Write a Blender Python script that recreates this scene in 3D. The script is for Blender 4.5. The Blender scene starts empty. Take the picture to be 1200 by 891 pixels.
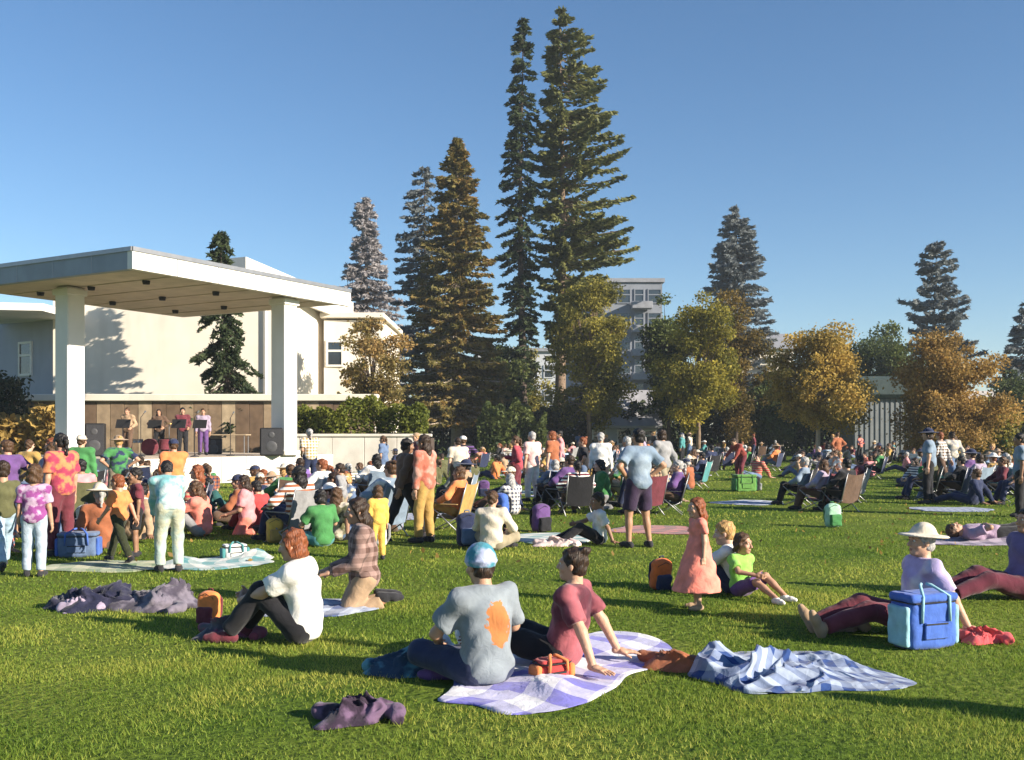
import bpy, math, random, time
import numpy as np
from mathutils import Vector, Matrix

random.seed(7)
rng = np.random.default_rng(11)
T0 = time.time()
SC = bpy.context.scene
COL = SC.collection

# ------------------------------------------------------------------ camera
F = 1177.0            # focal length in photograph pixels (photograph is 1200 wide)
HY = 508.0            # horizon row in the photograph
EYE = 1.7
cam = bpy.data.cameras.new('camera')
cam.lens = 35.31
cam.sensor_width = 36.0
cam.shift_y = 0.0521
cam.clip_start = 0.1
cam.clip_end = 6000
cam_o = bpy.data.objects.new('camera', cam)
cam_o.location = (0, 0, EYE)
cam_o.rotation_euler = (math.radians(90), 0, 0)
COL.objects.link(cam_o)
SC.camera = cam_o

# ------------------------------------------------------------------ sky, sun, exposure
SUN_EL = math.radians(21)
SUN_H = Vector((0.895, -0.445)).normalized()      # where the sun stands (plan)
w = bpy.data.worlds.new('World')
SC.world = w
w.use_nodes = True
nt = w.node_tree
nt.nodes.clear()
out = nt.nodes.new('ShaderNodeOutputWorld')
bg = nt.nodes.new('ShaderNodeBackground')
sky = nt.nodes.new('ShaderNodeTexSky')
sky.sky_type = 'NISHITA'
sky.sun_disc = False
sky.sun_elevation = SUN_EL
sky.sun_rotation = math.atan2(SUN_H.x, SUN_H.y)
sky.air_density = 1.0
sky.dust_density = 0.1
sky.ozone_density = 4.0
bg.inputs['Strength'].default_value = 0.070
hsv = nt.nodes.new('ShaderNodeHueSaturation'); hsv.inputs['Saturation'].default_value = 1.08
nt.links.new(sky.outputs[0], hsv.inputs['Color']); nt.links.new(hsv.outputs[0], bg.inputs[0])
nt.links.new(bg.outputs[0], out.inputs[0])

sun = bpy.data.lights.new('sun', 'SUN')
sun.energy = 5.0
sun.angle = math.radians(0.5)
sun.color = (1.0, 0.89, 0.73)
sun_o = bpy.data.objects.new('sun', sun)
sd = Vector((SUN_H.x * math.cos(SUN_EL), SUN_H.y * math.cos(SUN_EL), math.sin(SUN_EL)))
sun_o.rotation_euler = sd.to_track_quat('Z', 'Y').to_euler()
sun_o.location = sd * 200
COL.objects.link(sun_o)

SC.view_settings.view_transform = 'Standard'
SC.view_settings.look = 'None'
SC.view_settings.gamma = 1.0
SC.view_settings.use_curve_mapping = False
SC.view_settings.exposure = 1.15

# ------------------------------------------------------------------ helpers
def at(px, py, z=0.0):
    """photograph pixel of a point at height z -> plan position"""
    d = F * (EYE - z) / (py - HY)
    return Vector(((px - 600) / F * d, d, z))

def ray(px, d, py=None):
    x = (px - 600) / F * d
    return (x, d) if py is None else (x, d, EYE + (HY - py) / F * d)

def tag(o, label=None, cat=None, group=None, kind=None):
    if label: o['label'] = label
    if cat: o['category'] = cat
    if group: o['group'] = group
    if kind: o['kind'] = kind
    return o

def empty(name, loc=(0, 0, 0), rz=0.0, scale=1.0):
    o = bpy.data.objects.new(name, None)
    o.empty_display_size = 0.2
    o.location = loc
    o.rotation_euler = (0, 0, rz)
    o.scale = (scale,) * 3
    COL.objects.link(o)
    return o

def link(name, mesh, mats, parent=None, matrix=None):
    """one object on shared mesh data, its materials on the object"""
    o = bpy.data.objects.new(name, mesh)
    COL.objects.link(o)
    if not isinstance(mats, (list, tuple)): mats = [mats]
    for i, m in enumerate(mats):
        if i < len(o.material_slots):
            o.material_slots[i].link = 'OBJECT'
            o.material_slots[i].material = m
    if parent is not None: o.parent = parent
    if matrix is not None: o.matrix_local = matrix
    return o

def mesh_np(name, verts, faces, smooth=False, slots=1, midx=None, attr=None):
    """faces: int array (n,3) or (n,4), or a list of arrays"""
    me = bpy.data.meshes.new(name)
    verts = np.ascontiguousarray(verts, dtype=np.float32)
    if isinstance(faces, np.ndarray): faces = [faces]
    faces = [np.asarray(f, dtype=np.int32) for f in faces if len(f)]
    loops = np.concatenate([f.ravel() for f in faces])
    sizes = np.concatenate([np.full(len(f), f.shape[1], dtype=np.int32) for f in faces])
    starts = np.concatenate([[0], np.cumsum(sizes)[:-1]]).astype(np.int32)
    me.vertices.add(len(verts)); me.vertices.foreach_set('co', verts.ravel())
    me.loops.add(len(loops)); me.loops.foreach_set('vertex_index', loops)
    me.polygons.add(len(sizes)); me.polygons.foreach_set('loop_start', starts)
    try: me.polygons.foreach_set('loop_total', sizes)
    except Exception: pass
    me.polygons.foreach_set('use_smooth', np.full(len(sizes), smooth, dtype=bool))
    for i in range(slots): me.materials.append(None)
    if midx is not None: me.polygons.foreach_set('material_index', np.asarray(midx, dtype=np.int32))
    if attr is not None:
        for k, v in attr.items():
            a = me.attributes.new(k, 'FLOAT', 'POINT')
            a.data.foreach_set('value', np.asarray(v, dtype=np.float32))
    me.update(calc_edges=True)
    return me

class MB:
    """collects boxes, tubes and sheets into ONE mesh"""
    def __init__(s): s.v = []; s.q = []; s.t = []; s.n = 0
    def add(s, v, f):
        v = np.asarray(v, dtype=float)
        for a in f:
            (s.q if len(a) == 4 else s.t).append([i + s.n for i in a]) if len(a) < 5 else [s.t.append([a[0] + s.n, a[k] + s.n, a[k + 1] + s.n]) for k in range(1, len(a) - 1)]
        s.v.append(v); s.n += len(v)
        return s
    def box(s, c, size, rz=0.0, bev=0.0, R=None):
        hx, hy, hz = [a / 2 for a in size]
        b = min(bev, hx * .9, hy * .9, hz * .9)
        if b <= 0:
            v = np.array([(x, y, z) for x in (-hx, hx) for y in (-hy, hy) for z in (-hz, hz)])
            f = [(0, 1, 3, 2), (4, 6, 7, 5), (0, 4, 5, 1), (2, 3, 7, 6), (0, 2, 6, 4), (1, 5, 7, 3)]
        else:
            v = []; f = []
            def ringat(x, y): return [(-x + b, -y), (x - b, -y), (x, -y + b), (x, y - b), (x - b, y), (-x + b, y), (-x, y - b), (-x, -y + b)]
            rings = [(hx - b, hy - b, -hz), (hx, hy, -hz + b), (hx, hy, hz - b), (hx - b, hy - b, hz)]
            for (rx, ry, z) in rings:
                for (x, y) in ringat(rx, ry): v.append((x, y, z))
            for r in range(3):
                for k in range(8):
                    f.append((r * 8 + k, r * 8 + (k + 1) % 8, r * 8 + 8 + (k + 1) % 8, r * 8 + 8 + k))
            f.append(tuple(reversed(range(8)))); f.append(tuple(range(24, 32)))
            v = np.array(v)
        if R is not None: v = v @ np.array(R).T
        if rz:
            c_, s_ = math.cos(rz), math.sin(rz)
            v = np.stack([v[:, 0] * c_ - v[:, 1] * s_, v[:, 0] * s_ + v[:, 1] * c_, v[:, 2]], 1)
        return s.add(v + np.array(c), f)
    def tube(s, pts, radii, n=6, cap=True):
        pts = [np.array(p, dtype=float) for p in pts]
        if not hasattr(radii, '__len__'): radii = [radii] * len(pts)
        v = []; f = []
        prev = None
        for i, p in enumerate(pts):
            d = pts[min(i + 1, len(pts) - 1)] - pts[max(i - 1, 0)]
            d = d / (np.linalg.norm(d) + 1e-9)
            if prev is None: prev = np.array((1., 0, 0)) if abs(d[0]) < .9 else np.array((0, 1., 0))
            a = prev - d * prev.dot(d); a /= np.linalg.norm(a) + 1e-9
            prev = a
            b = np.cross(d, a)
            for k in range(n):
                t = 2 * math.pi * k / n
                v.append(p + radii[i] * (math.cos(t) * a + math.sin(t) * b))
        for i in range(len(pts) - 1):
            for k in range(n):
                f.append((i * n + k, i * n + (k + 1) % n, (i + 1) * n + (k + 1) % n, (i + 1) * n + k))
        if cap:
            f.append(tuple(reversed(range(n)))); f.append(tuple(range((len(pts) - 1) * n, len(pts) * n)))
        return s.add(v, f)
    def lathe(s, prof, n=20, c=(0, 0, 0)):
        v = []; f = []
        for r, z in prof:
            for k in range(n):
                t = 2 * math.pi * k / n
                v.append((c[0] + r * math.cos(t), c[1] + r * math.sin(t), c[2] + z))
        for i in range(len(prof) - 1):
            for k in range(n):
                f.append((i * n + k, i * n + (k + 1) % n, (i + 1) * n + (k + 1) % n, (i + 1) * n + k))
        return s.add(v, f)
    def prism(s, poly, z0, z1):
        n = len(poly)
        v = [(x, y, z0) for x, y in poly] + [(x, y, z1) for x, y in poly]
        f = [(k, (k + 1) % n, n + (k + 1) % n, n + k) for k in range(n)]
        f.append(tuple(reversed(range(n)))); f.append(tuple(range(n, 2 * n)))
        return s.add(v, f)
    def mesh(s, name, smooth=False):
        fs = []
        if s.q: fs.append(np.array(s.q))
        if s.t: fs.append(np.array(s.t))
        return mesh_np(name, np.concatenate(s.v), fs, smooth)
    def build(s, name, mat, parent=None, smooth=False, matrix=None):
        return link(name, s.mesh(name, smooth), mat, parent, matrix)

# ------------------------------------------------------------------ materials
MATS = {}
def nmat(name):
    m = bpy.data.materials.new(name); m.use_nodes = True
    n = m.node_tree; n.nodes.clear()
    o = n.nodes.new('ShaderNodeOutputMaterial')
    return m, n, o

def plain(name, col, rough=.7, var=.12, scale=6.0, bump=0.0, bscale=60.0, spec=.3, metal=0.0, sheen=0.0, coords='Object', stain=0.0):
    """a colour with fine mottling, wear and relief"""
    if name in MATS: return MATS[name]
    m, n, o = nmat(name)
    L = n.links.new
    b = n.nodes.new('ShaderNodeBsdfPrincipled')
    tc = n.nodes.new('ShaderNodeTexCoord')
    nz = n.nodes.new('ShaderNodeTexNoise'); nz.inputs['Scale'].default_value = scale; nz.inputs['Detail'].default_value = 5
    L(tc.outputs[coords], nz.inputs['Vector'])
    mr = n.nodes.new('ShaderNodeMapRange')
    mr.inputs['From Min'].default_value = .3; mr.inputs['From Max'].default_value = .7
    mr.inputs['To Min'].default_value = 1 - var; mr.inputs['To Max'].default_value = 1 + var
    L(nz.outputs['Fac'], mr.inputs['Value'])
    vm = n.nodes.new('ShaderNodeVectorMath'); vm.operation = 'SCALE'
    vm.inputs[0].default_value = col[:3]
    L(mr.outputs[0], vm.inputs['Scale'])
    last = vm.outputs[0]
    if stain:
        n2 = n.nodes.new('ShaderNodeTexNoise'); n2.inputs['Scale'].default_value = .35; n2.inputs['Detail'].default_value = 8
        mp = n.nodes.new('ShaderNodeMapping'); mp.inputs['Scale'].default_value = (3, 3, .6)
        L(tc.outputs[coords], mp.inputs[0]); L(mp.outputs[0], n2.inputs['Vector'])
        r2 = n.nodes.new('ShaderNodeMapRange'); r2.inputs['From Min'].default_value = .5; r2.inputs['From Max'].default_value = .75
        r2.inputs['To Min'].default_value = 0; r2.inputs['To Max'].default_value = stain
        L(n2.outputs['Fac'], r2.inputs['Value'])
        mx = n.nodes.new('ShaderNodeMix'); mx.data_type = 'RGBA'
        L(r2.outputs[0], mx.inputs[0]); L(last, mx.inputs[6]); mx.inputs[7].default_value = (col[0] * .5, col[1] * .47, col[2] * .42, 1)
        last = mx.outputs[2]
    L(last, b.inputs['Base Color'])
    b.inputs['Roughness'].default_value = rough
    b.inputs['Metallic'].default_value = metal
    b.inputs['Specular IOR Level'].default_value = spec
    if sheen: b.inputs['Sheen Weight'].default_value = sheen
    if bump:
        nb = n.nodes.new('ShaderNodeTexNoise'); nb.inputs['Scale'].default_value = bscale; nb.inputs['Detail'].default_value = 3
        L(tc.outputs[coords], nb.inputs['Vector'])
        bp = n.nodes.new('ShaderNodeBump'); bp.inputs['Strength'].default_value = bump; bp.inputs['Distance'].default_value = .02
        L(nb.outputs['Fac'], bp.inputs['Height']); L(bp.outputs[0], b.inputs['Normal'])
    L(b.outputs[0], o.inputs[0])
    MATS[name] = m
    return m

def cloth(key, col, pat=None, col2=None, ps=14.0):
    """fabric; pat: None, 'plaid', 'stripe', 'blotch', 'print' (a round print on the chest)"""
    name = 'cloth_' + key
    if name in MATS: return MATS[name]
    m, n, o = nmat(name)
    L = n.links.new
    b = n.nodes.new('ShaderNodeBsdfPrincipled')
    tc = n.nodes.new('ShaderNodeTexCoord')
    c1 = n.nodes.new('ShaderNodeRGB'); c1.outputs[0].default_value = (*col, 1)
    last = c1.outputs[0]
    if pat:
        c2 = n.nodes.new('ShaderNodeRGB'); c2.outputs[0].default_value = (*col2, 1)
        sx = n.nodes.new('ShaderNodeSeparateXYZ'); L(tc.outputs['Object'], sx.inputs[0])
        def wave(sock, sc, th):
            a = n.nodes.new('ShaderNodeMath'); a.operation = 'MULTIPLY'; a.inputs[1].default_value = sc; L(sock, a.inputs[0])
            f = n.nodes.new('ShaderNodeMath'); f.operation = 'FRACT'; L(a.outputs[0], f.inputs[0])
            g = n.nodes.new('ShaderNodeMath'); g.operation = 'GREATER_THAN'; g.inputs[1].default_value = th; L(f.outputs[0], g.inputs[0])
            return g.outputs[0]
        if pat == 'stripe': fac = wave(sx.outputs['Z'], ps, .5)
        elif pat == 'plaid':
            s = n.nodes.new('ShaderNodeMath'); s.operation = 'ADD'
            L(wave(sx.outputs['X'], ps, .55), s.inputs[0]); L(wave(sx.outputs['Z'], ps, .55), s.inputs[1])
            h = n.nodes.new('ShaderNodeMath'); h.operation = 'MULTIPLY'; h.inputs[1].default_value = .5; L(s.outputs[0], h.inputs[0])
            fac = h.outputs[0]
        elif pat == 'sheet':      # woven picnic blanket, bands both ways across the cloth
            uv = n.nodes.new('ShaderNodeAttribute'); uv.attribute_name = 'u'
            vv = n.nodes.new('ShaderNodeAttribute'); vv.attribute_name = 'v'
            s = n.nodes.new('ShaderNodeMath'); s.operation = 'ADD'
            L(wave(uv.outputs['Fac'], ps, .5), s.inputs[0]); L(wave(vv.outputs['Fac'], ps * .8, .5), s.inputs[1])
            h = n.nodes.new('ShaderNodeMath'); h.operation = 'MULTIPLY'; h.inputs[1].default_value = .5; L(s.outputs[0], h.inputs[0])
            fac = h.outputs[0]
        elif pat == 'blotch':
            z = n.nodes.new('ShaderNodeTexNoise'); z.inputs['Scale'].default_value = ps; z.inputs['Detail'].default_value = 3
            L(tc.outputs['Object'], z.inputs['Vector'])
            r = n.nodes.new('ShaderNodeMapRange'); r.inputs['From Min'].default_value = .45; r.inputs['From Max'].default_value = .56
            L(z.outputs['Fac'], r.inputs['Value']); fac = r.outputs[0]
        elif pat == 'print':
            sc_ = n.nodes.new('ShaderNodeMapping'); sc_.inputs['Scale'].default_value = (1.7, .5, 1); L(tc.outputs['Object'], sc_.inputs[0])
            d = n.nodes.new('ShaderNodeVectorMath'); d.operation = 'DISTANCE'; d.inputs[1].default_value = (-.05, .11, .42)
            z = n.nodes.new('ShaderNodeTexNoise'); z.inputs['Scale'].default_value = 18; z.inputs['Distortion'].default_value = 1
            L(tc.outputs['Object'], z.inputs['Vector']); L(sc_.outputs[0], d.inputs[0])
            ad = n.nodes.new('ShaderNodeMath'); ad.operation = 'MULTIPLY_ADD'; ad.inputs[1].default_value = .16
            L(z.outputs['Fac'], ad.inputs[0]); L(d.outputs['Value'], ad.inputs[2])
            r = n.nodes.new('ShaderNodeMapRange'); r.inputs['From Min'].default_value = .235; r.inputs['From Max'].default_value = .225
            L(ad.outputs[0], r.inputs['Value']); fac = r.outputs[0]
        mx = n.nodes.new('ShaderNodeMix'); mx.data_type = 'RGBA'
        L(fac, mx.inputs[0]); L(last, mx.inputs[6]); L(c2.outputs[0], mx.inputs[7]); last = mx.outputs[2]
    nz = n.nodes.new('ShaderNodeTexNoise'); nz.inputs['Scale'].default_value = 9; nz.inputs['Detail'].default_value = 6
    L(tc.outputs['Object'], nz.inputs['Vector'])
    mr = n.nodes.new('ShaderNodeMapRange'); mr.inputs['From Min'].default_value = .3; mr.inputs['From Max'].default_value = .7
    mr.inputs['To Min'].default_value = .8; mr.inputs['To Max'].default_value = 1.15
    L(nz.outputs['Fac'], mr.inputs['Value'])
    vm = n.nodes.new('ShaderNodeVectorMath'); vm.operation = 'SCALE'
    L(last, vm.inputs[0]); L(mr.outputs[0], vm.inputs['Scale'])
    L(vm.outputs[0], b.inputs['Base Color'])
    b.inputs['Roughness'].default_value = .9; b.inputs['Specular IOR Level'].default_value = .15
    b.inputs['Sheen Weight'].default_value = .15
    nb = n.nodes.new('ShaderNodeTexNoise'); nb.inputs['Scale'].default_value = 11; nb.inputs['Detail'].default_value = 3; nb.inputs['Distortion'].default_value = 1.2
    L(tc.outputs['Object'], nb.inputs['Vector'])
    bp = n.nodes.new('ShaderNodeBump'); bp.inputs['Strength'].default_value = .42; bp.inputs['Distance'].default_value = .022
    L(nb.outputs['Fac'], bp.inputs['Height']); L(bp.outputs[0], b.inputs['Normal'])
    L(b.outputs[0], o.inputs[0])
    MATS[name] = m
    return m

def hairmat(key, col):
    """hair: fine strands running down the head"""
    name = 'hair_' + key
    if name in MATS: return MATS[name]
    m, n, o = nmat(name)
    L = n.links.new
    b = n.nodes.new('ShaderNodeBsdfPrincipled'); b.inputs['Roughness'].default_value = .5; b.inputs['Specular IOR Level'].default_value = .35
    tc = n.nodes.new('ShaderNodeTexCoord'); mp = n.nodes.new('ShaderNodeMapping'); mp.inputs['Scale'].default_value = (95, 95, 9)
    nz = n.nodes.new('ShaderNodeTexNoise'); nz.inputs['Scale'].default_value = 1; nz.inputs['Detail'].default_value = 4
    L(tc.outputs['Object'], mp.inputs[0]); L(mp.outputs[0], nz.inputs['Vector'])
    cr = n.nodes.new('ShaderNodeValToRGB'); cr.color_ramp.elements[0].position = .3; cr.color_ramp.elements[1].position = .7
    cr.color_ramp.elements[0].color = tuple(q * .45 for q in col) + (1,); cr.color_ramp.elements[1].color = tuple(q * 1.5 for q in col) + (1,)
    L(nz.outputs['Fac'], cr.inputs[0]); L(cr.outputs[0], b.inputs['Base Color'])
    bp = n.nodes.new('ShaderNodeBump'); bp.inputs['Strength'].default_value = .9; bp.inputs['Distance'].default_value = .012
    L(nz.outputs['Fac'], bp.inputs['Height']); L(bp.outputs[0], b.inputs['Normal']); L(b.outputs[0], o.inputs[0])
    MATS[name] = m
    return m

def leafmat(name, c1, c2, trans=.35, c3=None):
    """foliage: own hue from clump to clump, thin leaves that let light through"""
    if name in MATS: return MATS[name]
    m, n, o = nmat(name)
    L = n.links.new
    a = n.nodes.new('ShaderNodeAttribute'); a.attribute_name = 'tint'
    cr = n.nodes.new('ShaderNodeValToRGB')
    cr.color_ramp.elements[0].color = (*c1, 1); cr.color_ramp.elements[1].color = (*c2, 1)
    if c3:
        e = cr.color_ramp.elements.new(.5); e.color = (*c3, 1)
    L(a.outputs['Fac'], cr.inputs[0])
    b = n.nodes.new('ShaderNodeBsdfPrincipled'); b.inputs['Roughness'].default_value = .6; b.inputs['Specular IOR Level'].default_value = .2
    t = n.nodes.new('ShaderNodeBsdfTranslucent')
    mx = n.nodes.new('ShaderNodeMixShader'); mx.inputs[0].default_value = trans
    L(cr.outputs[0], b.inputs['Base Color']); L(cr.outputs[0], t.inputs['Color'])
    L(b.outputs[0], mx.inputs[1]); L(t.outputs[0], mx.inputs[2]); L(mx.outputs[0], o.inputs[0])
    MATS[name] = m
    return m

def leaves(name, cen, size, aspect, tint, mat, parent=None, axis=None, spread=1.0):
    """one sheet of many small leaf faces at the given centres; axis: preferred long direction"""
    n = len(cen)
    r = rng.normal(size=(n, 3))
    a = r if axis is None else axis + spread * r
    a /= np.linalg.norm(a, axis=1, keepdims=True) + 1e-9
    q = rng.normal(size=(n, 3)); b = np.cross(a, q); b /= np.linalg.norm(b, axis=1, keepdims=True) + 1e-9
    a = a * size[:, None] * .5; b = b * size[:, None] * .5 * aspect
    v = np.stack([cen - a, cen + b - a * .1, cen + a, cen - b - a * .1], 1).reshape(-1, 3)
    f = np.arange(4 * n).reshape(n, 4)
    me = mesh_np(name, v, f, attr={'tint': np.repeat(tint, 4)})
    o = link(name, me, mat, parent)
    o['kind'] = 'stuff'
    return o
# ------------------------------------------------------------------ bodies: smooth distance fields -> one continuous surface
def smin(a, b, k):
    if k <= 0: return np.minimum(a, b)
    h = np.maximum(k - np.abs(a - b), 0) / k
    return np.minimum(a, b) - h * h * k * .25

def V(*a): return np.array(a, dtype=float)
def unit(a):
    a = np.asarray(a, dtype=float); return a / (np.linalg.norm(a) + 1e-12)

class Cap:      # tapered capsule, optionally cut flat at b
    def __init__(s, a, b, ra, rb, k=.03, cut=False): s.a, s.b, s.ra, s.rb, s.k, s.cut = V(*a), V(*b), ra, rb, k, cut
    def box(s):
        m = max(s.ra, s.rb); return np.minimum(s.a, s.b) - m, np.maximum(s.a, s.b) + m
    def d(s, p):
        ab = s.b - s.a; L2 = ab.dot(ab) + 1e-9
        t = ((p - s.a) @ ab) / L2; tc = np.clip(t, 0, 1)
        d = np.linalg.norm(p - s.a - tc[..., None] * ab, axis=-1) - (s.ra + (s.rb - s.ra) * tc)
        return np.maximum(d, (t - 1) * math.sqrt(L2)) if s.cut else d
class Ell:      # ellipsoid with axes in the rows of R
    def __init__(s, c, r, R=None, k=.03): s.c, s.r, s.R, s.k = V(*c), V(*r), (np.eye(3) if R is None else np.array(R)), k
    def box(s):
        e = np.sqrt(((s.R * s.r[:, None]) ** 2).sum(0)); return s.c - e, s.c + e
    def d(s, p):
        q = (p - s.c) @ s.R.T
        k0 = np.linalg.norm(q / s.r, axis=-1); k1 = np.linalg.norm(q / (s.r ** 2), axis=-1)
        return k0 * (k0 - 1) / (k1 + 1e-9)
class RBox:     # rounded box
    def __init__(s, c, half, rad, k=.02, R=None): s.c, s.h, s.rad, s.k, s.R = V(*c), V(*half), rad, k, (np.eye(3) if R is None else np.array(R))
    def box(s):
        e = np.abs(s.R.T) @ s.h; return s.c - e, s.c + e
    def d(s, p):
        q = np.abs((p - s.c) @ s.R.T) - (s.h - s.rad)
        return np.linalg.norm(np.maximum(q, 0), axis=-1) + np.minimum(q.max(-1), 0) - s.rad

def field(prims, h, pad=.03, planes=(), subs=(), wrinkle=0.0, wf=1.0):
    bs = [p.box() for p in prims]
    lo = np.min([b[0] for b in bs], 0) - pad - 2 * h; hi = np.max([b[1] for b in bs], 0) + pad + 2 * h
    n = np.ceil((hi - lo) / h).astype(int) + 1
    ax = [lo[i] + h * np.arange(n[i]) for i in range(3)]
    D = np.full(n, 1.0, dtype=np.float32)
    def sub(b, m):
        i0 = np.clip(((b[0] - m - lo) / h).astype(int), 0, n - 1); i1 = np.clip(((b[1] + m - lo) / h).astype(int) + 2, 1, n)
        sl = tuple(slice(i0[k], i1[k]) for k in range(3))
        P = np.stack(np.meshgrid(*[ax[k][sl[k]] for k in range(3)], indexing='ij'), -1)
        return sl, P
    for p, b in zip(prims, bs):
        sl, P = sub(b, p.k + 3 * h + pad)
        D[sl] = smin(D[sl], p.d(P).astype(np.float32), p.k)
    for p in subs:
        sl, P = sub(p.box(), p.k + 3 * h)
        D[sl] = -smin(-D[sl], p.d(P).astype(np.float32), p.k)
    if wrinkle:
        X, Y, Z = np.meshgrid(*ax, indexing='ij', sparse=True)
        f = wf
        D += wrinkle * (np.sin(31 * f * Z + 9 * f * X + 2 * np.sin(14 * f * Y)) * np.sin(17 * f * X - 11 * f * Y + 5 * f * Z) + .6 * np.sin(23 * f * Y + 19 * f * X - 29 * f * Z + 1.3)).astype(np.float32)
    for (pt, nrm, *lim) in planes:       # keep the side the normal points away from; lim: only within this radius of the line
        X, Y, Z = np.meshgrid(*ax, indexing='ij', sparse=True)
        pl = ((X - pt[0]) * nrm[0] + (Y - pt[1]) * nrm[1] + (Z - pt[2]) * nrm[2]).astype(np.float32)
        if lim:
            r2 = (X - pt[0]) ** 2 + (Y - pt[1]) ** 2 + (Z - pt[2]) ** 2 - pl ** 2
            pl = np.where((r2 < lim[0] ** 2) & (pl < .12), pl, np.float32(-1))
        D = np.maximum(D, pl)
    D[0] = D[-1] = 1; D[:, 0] = D[:, -1] = 1; D[:, :, 0] = D[:, :, -1] = 1
    return nets(D, lo, h)

def nets(D, lo, h):
    s = D < 0
    c = np.zeros(tuple(k - 1 for k in D.shape), dtype=np.int8)
    offs = [(i, j, k) for i in (0, 1) for j in (0, 1) for k in (0, 1)]
    nx, ny, nz = c.shape
    for i, j, k in offs: c += s[i:i + nx, j:j + ny, k:k + nz]
    mixed = (c > 0) & (c < 8)
    idx = np.full(c.shape, -1, dtype=np.int32)
    ci = np.argwhere(mixed)
    idx[mixed] = np.arange(len(ci))
    pos = np.zeros((len(ci), 3)); cnt = np.zeros(len(ci))
    for o in offs:
        for a in range(3):
            if o[a]: continue
            o2 = list(o); o2[a] = 1
            da = D[ci[:, 0] + o[0], ci[:, 1] + o[1], ci[:, 2] + o[2]]; db = D[ci[:, 0] + o2[0], ci[:, 1] + o2[1], ci[:, 2] + o2[2]]
            x = (da < 0) != (db < 0)
            t = np.where(x, da / np.where(x, da - db, 1), 0)
            e = np.array(o, dtype=float)[None].repeat(len(ci), 0); e[:, a] += t
            pos += e * x[:, None]; cnt += x
    v = lo + h * (ci + pos / cnt[:, None])
    quads = []
    for a in range(3):
        b, cc = (a + 1) % 3, (a + 2) % 3
        sa = [slice(None)] * 3; sb = [slice(None)] * 3
        sa[a] = slice(0, -1); sb[a] = slice(1, None)
        e = np.argwhere(s[tuple(sa)] != s[tuple(sb)])
        ins = s[e[:, 0], e[:, 1], e[:, 2]]
        def cell(db, dc):
            q = e.copy(); q[:, b] -= db; q[:, cc] -= dc
            return idx[q[:, 0], q[:, 1], q[:, 2]]
        q = np.stack([cell(1, 1), cell(0, 1), cell(0, 0), cell(1, 0)], 1)
        q[~ins] = q[~ins][:, ::-1]
        quads.append(q)
    return v, np.concatenate(quads)

def join(parts):
    vs, qs, ms, n = [], [], [], 0
    for v, q, m in parts:
        vs.append(v); qs.append(q + n); ms.append(m); n += len(v)
    return np.concatenate(vs), np.concatenate(qs), np.concatenate(ms)

# ---- head (faces -Y, origin at its centre) and hands (wrist at origin, fingers +X, palm -Z, thumb +Y)
def make_head():
    prims = [Ell((0, .014, .035), (.075, .094, .086), k=.02), Ell((0, -.022, -.03), (.062, .072, .088), k=.03),
             Ell((0, -.062, -.098), (.03, .03, .024), k=.03), Cap((0, .03, -.07), (0, .035, -.17), .052, .056, .04),
             Cap((0, -.092, .012), (0, -.113, -.03), .008, .0135, .012), Cap((-.012, -.103, -.034), (.012, -.103, -.034), .008, .008, .01),
             Cap((-.05, -.076, .027), (.05, -.076, .027), .013, .013, .02),
             Ell((0, -.09, -.064), (.023, .011, .0065), k=.006), Ell((0, -.087, -.075), (.019, .011, .007), k=.006)]
    for s in (-1, 1):
        prims.append(Ell((s * .046, -.062, -.03), (.024, .024, .022), k=.02))
        prims.append(Ell((s * .077, .012, -.008), (.009, .02, .031), k=.008))
    subs = [Ell((s * .031, -.098, .006), (.017, .016, .011), k=.012) for s in (-1, 1)]
    v, q = field(prims, .0062, subs=subs)
    ev, eq = field([Ell((s * .031, -.079, .006), (.0135, .0135, .0115), k=0) for s in (-1, 1)], .0045)
    c = v[q].mean(1); m = np.zeros(len(q), dtype=int)
    m[(np.abs(c[:, 0]) < .024) & (c[:, 2] < -.057) & (c[:, 2] > -.082) & (c[:, 1] < -.088)] = 2
    m[(np.abs(np.abs(c[:, 0]) - .033) < .017) & (np.abs(c[:, 2] - .029) < .0034) & (c[:, 1] < -.07)] = 3
    ec = ev[eq].mean(1); em = np.full(len(eq), 1)
    em[(np.abs(np.abs(ec[:, 0]) - .031) < .0066) & (np.abs(ec[:, 2] - .006) < .0075)] = 3
    return join([(v, q, m), (ev, eq, em)])

def make_hand(curl, spread=.03):
    prims = [RBox((.048, 0, 0), (.05, .04, .014), .013, k=.012), Cap((-.035, 0, 0), (.02, 0, 0), .027, .026, .02), Ell((.03, .026, -.008), (.03, .02, .016), k=.015)]
    for i, (y, L) in enumerate(((.031, .068), (.0105, .078), (-.0105, .072), (-.03, .055))):
        p = V(.09 - .004 * abs(i - 1), y, 0); ang = curl * (.7 + .12 * i); yaw = spread * (1.5 - i)
        for sgm, fr in enumerate((.45, .32, .23)):
            d = V(math.cos(ang) * math.cos(yaw), math.sin(yaw), -math.sin(ang))
            e = p + d * L * fr
            prims.append(Cap(p, e, .0098 - .001 * sgm, .0090 - .001 * sgm, .004)); p = e; ang += curl
    p = V(.022, .034, -.008); d = unit((.62, .72, -.25 - .3 * curl)); e = p + d * .042
    prims.append(Cap(p, e, .0125, .0108, .012)); d2 = unit((.86, .4, -.3 - .5 * curl))
    prims.append(Cap(e, e + d2 * .034, .0104, .0088, .005))
    v, q = field(prims, .0052)
    return v, q, np.zeros(len(q), dtype=int)

HEAD = make_head()
HANDS = {'relaxed': make_hand(.38), 'grip': make_hand(.85), 'flat': make_hand(.06, .09)}

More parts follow.
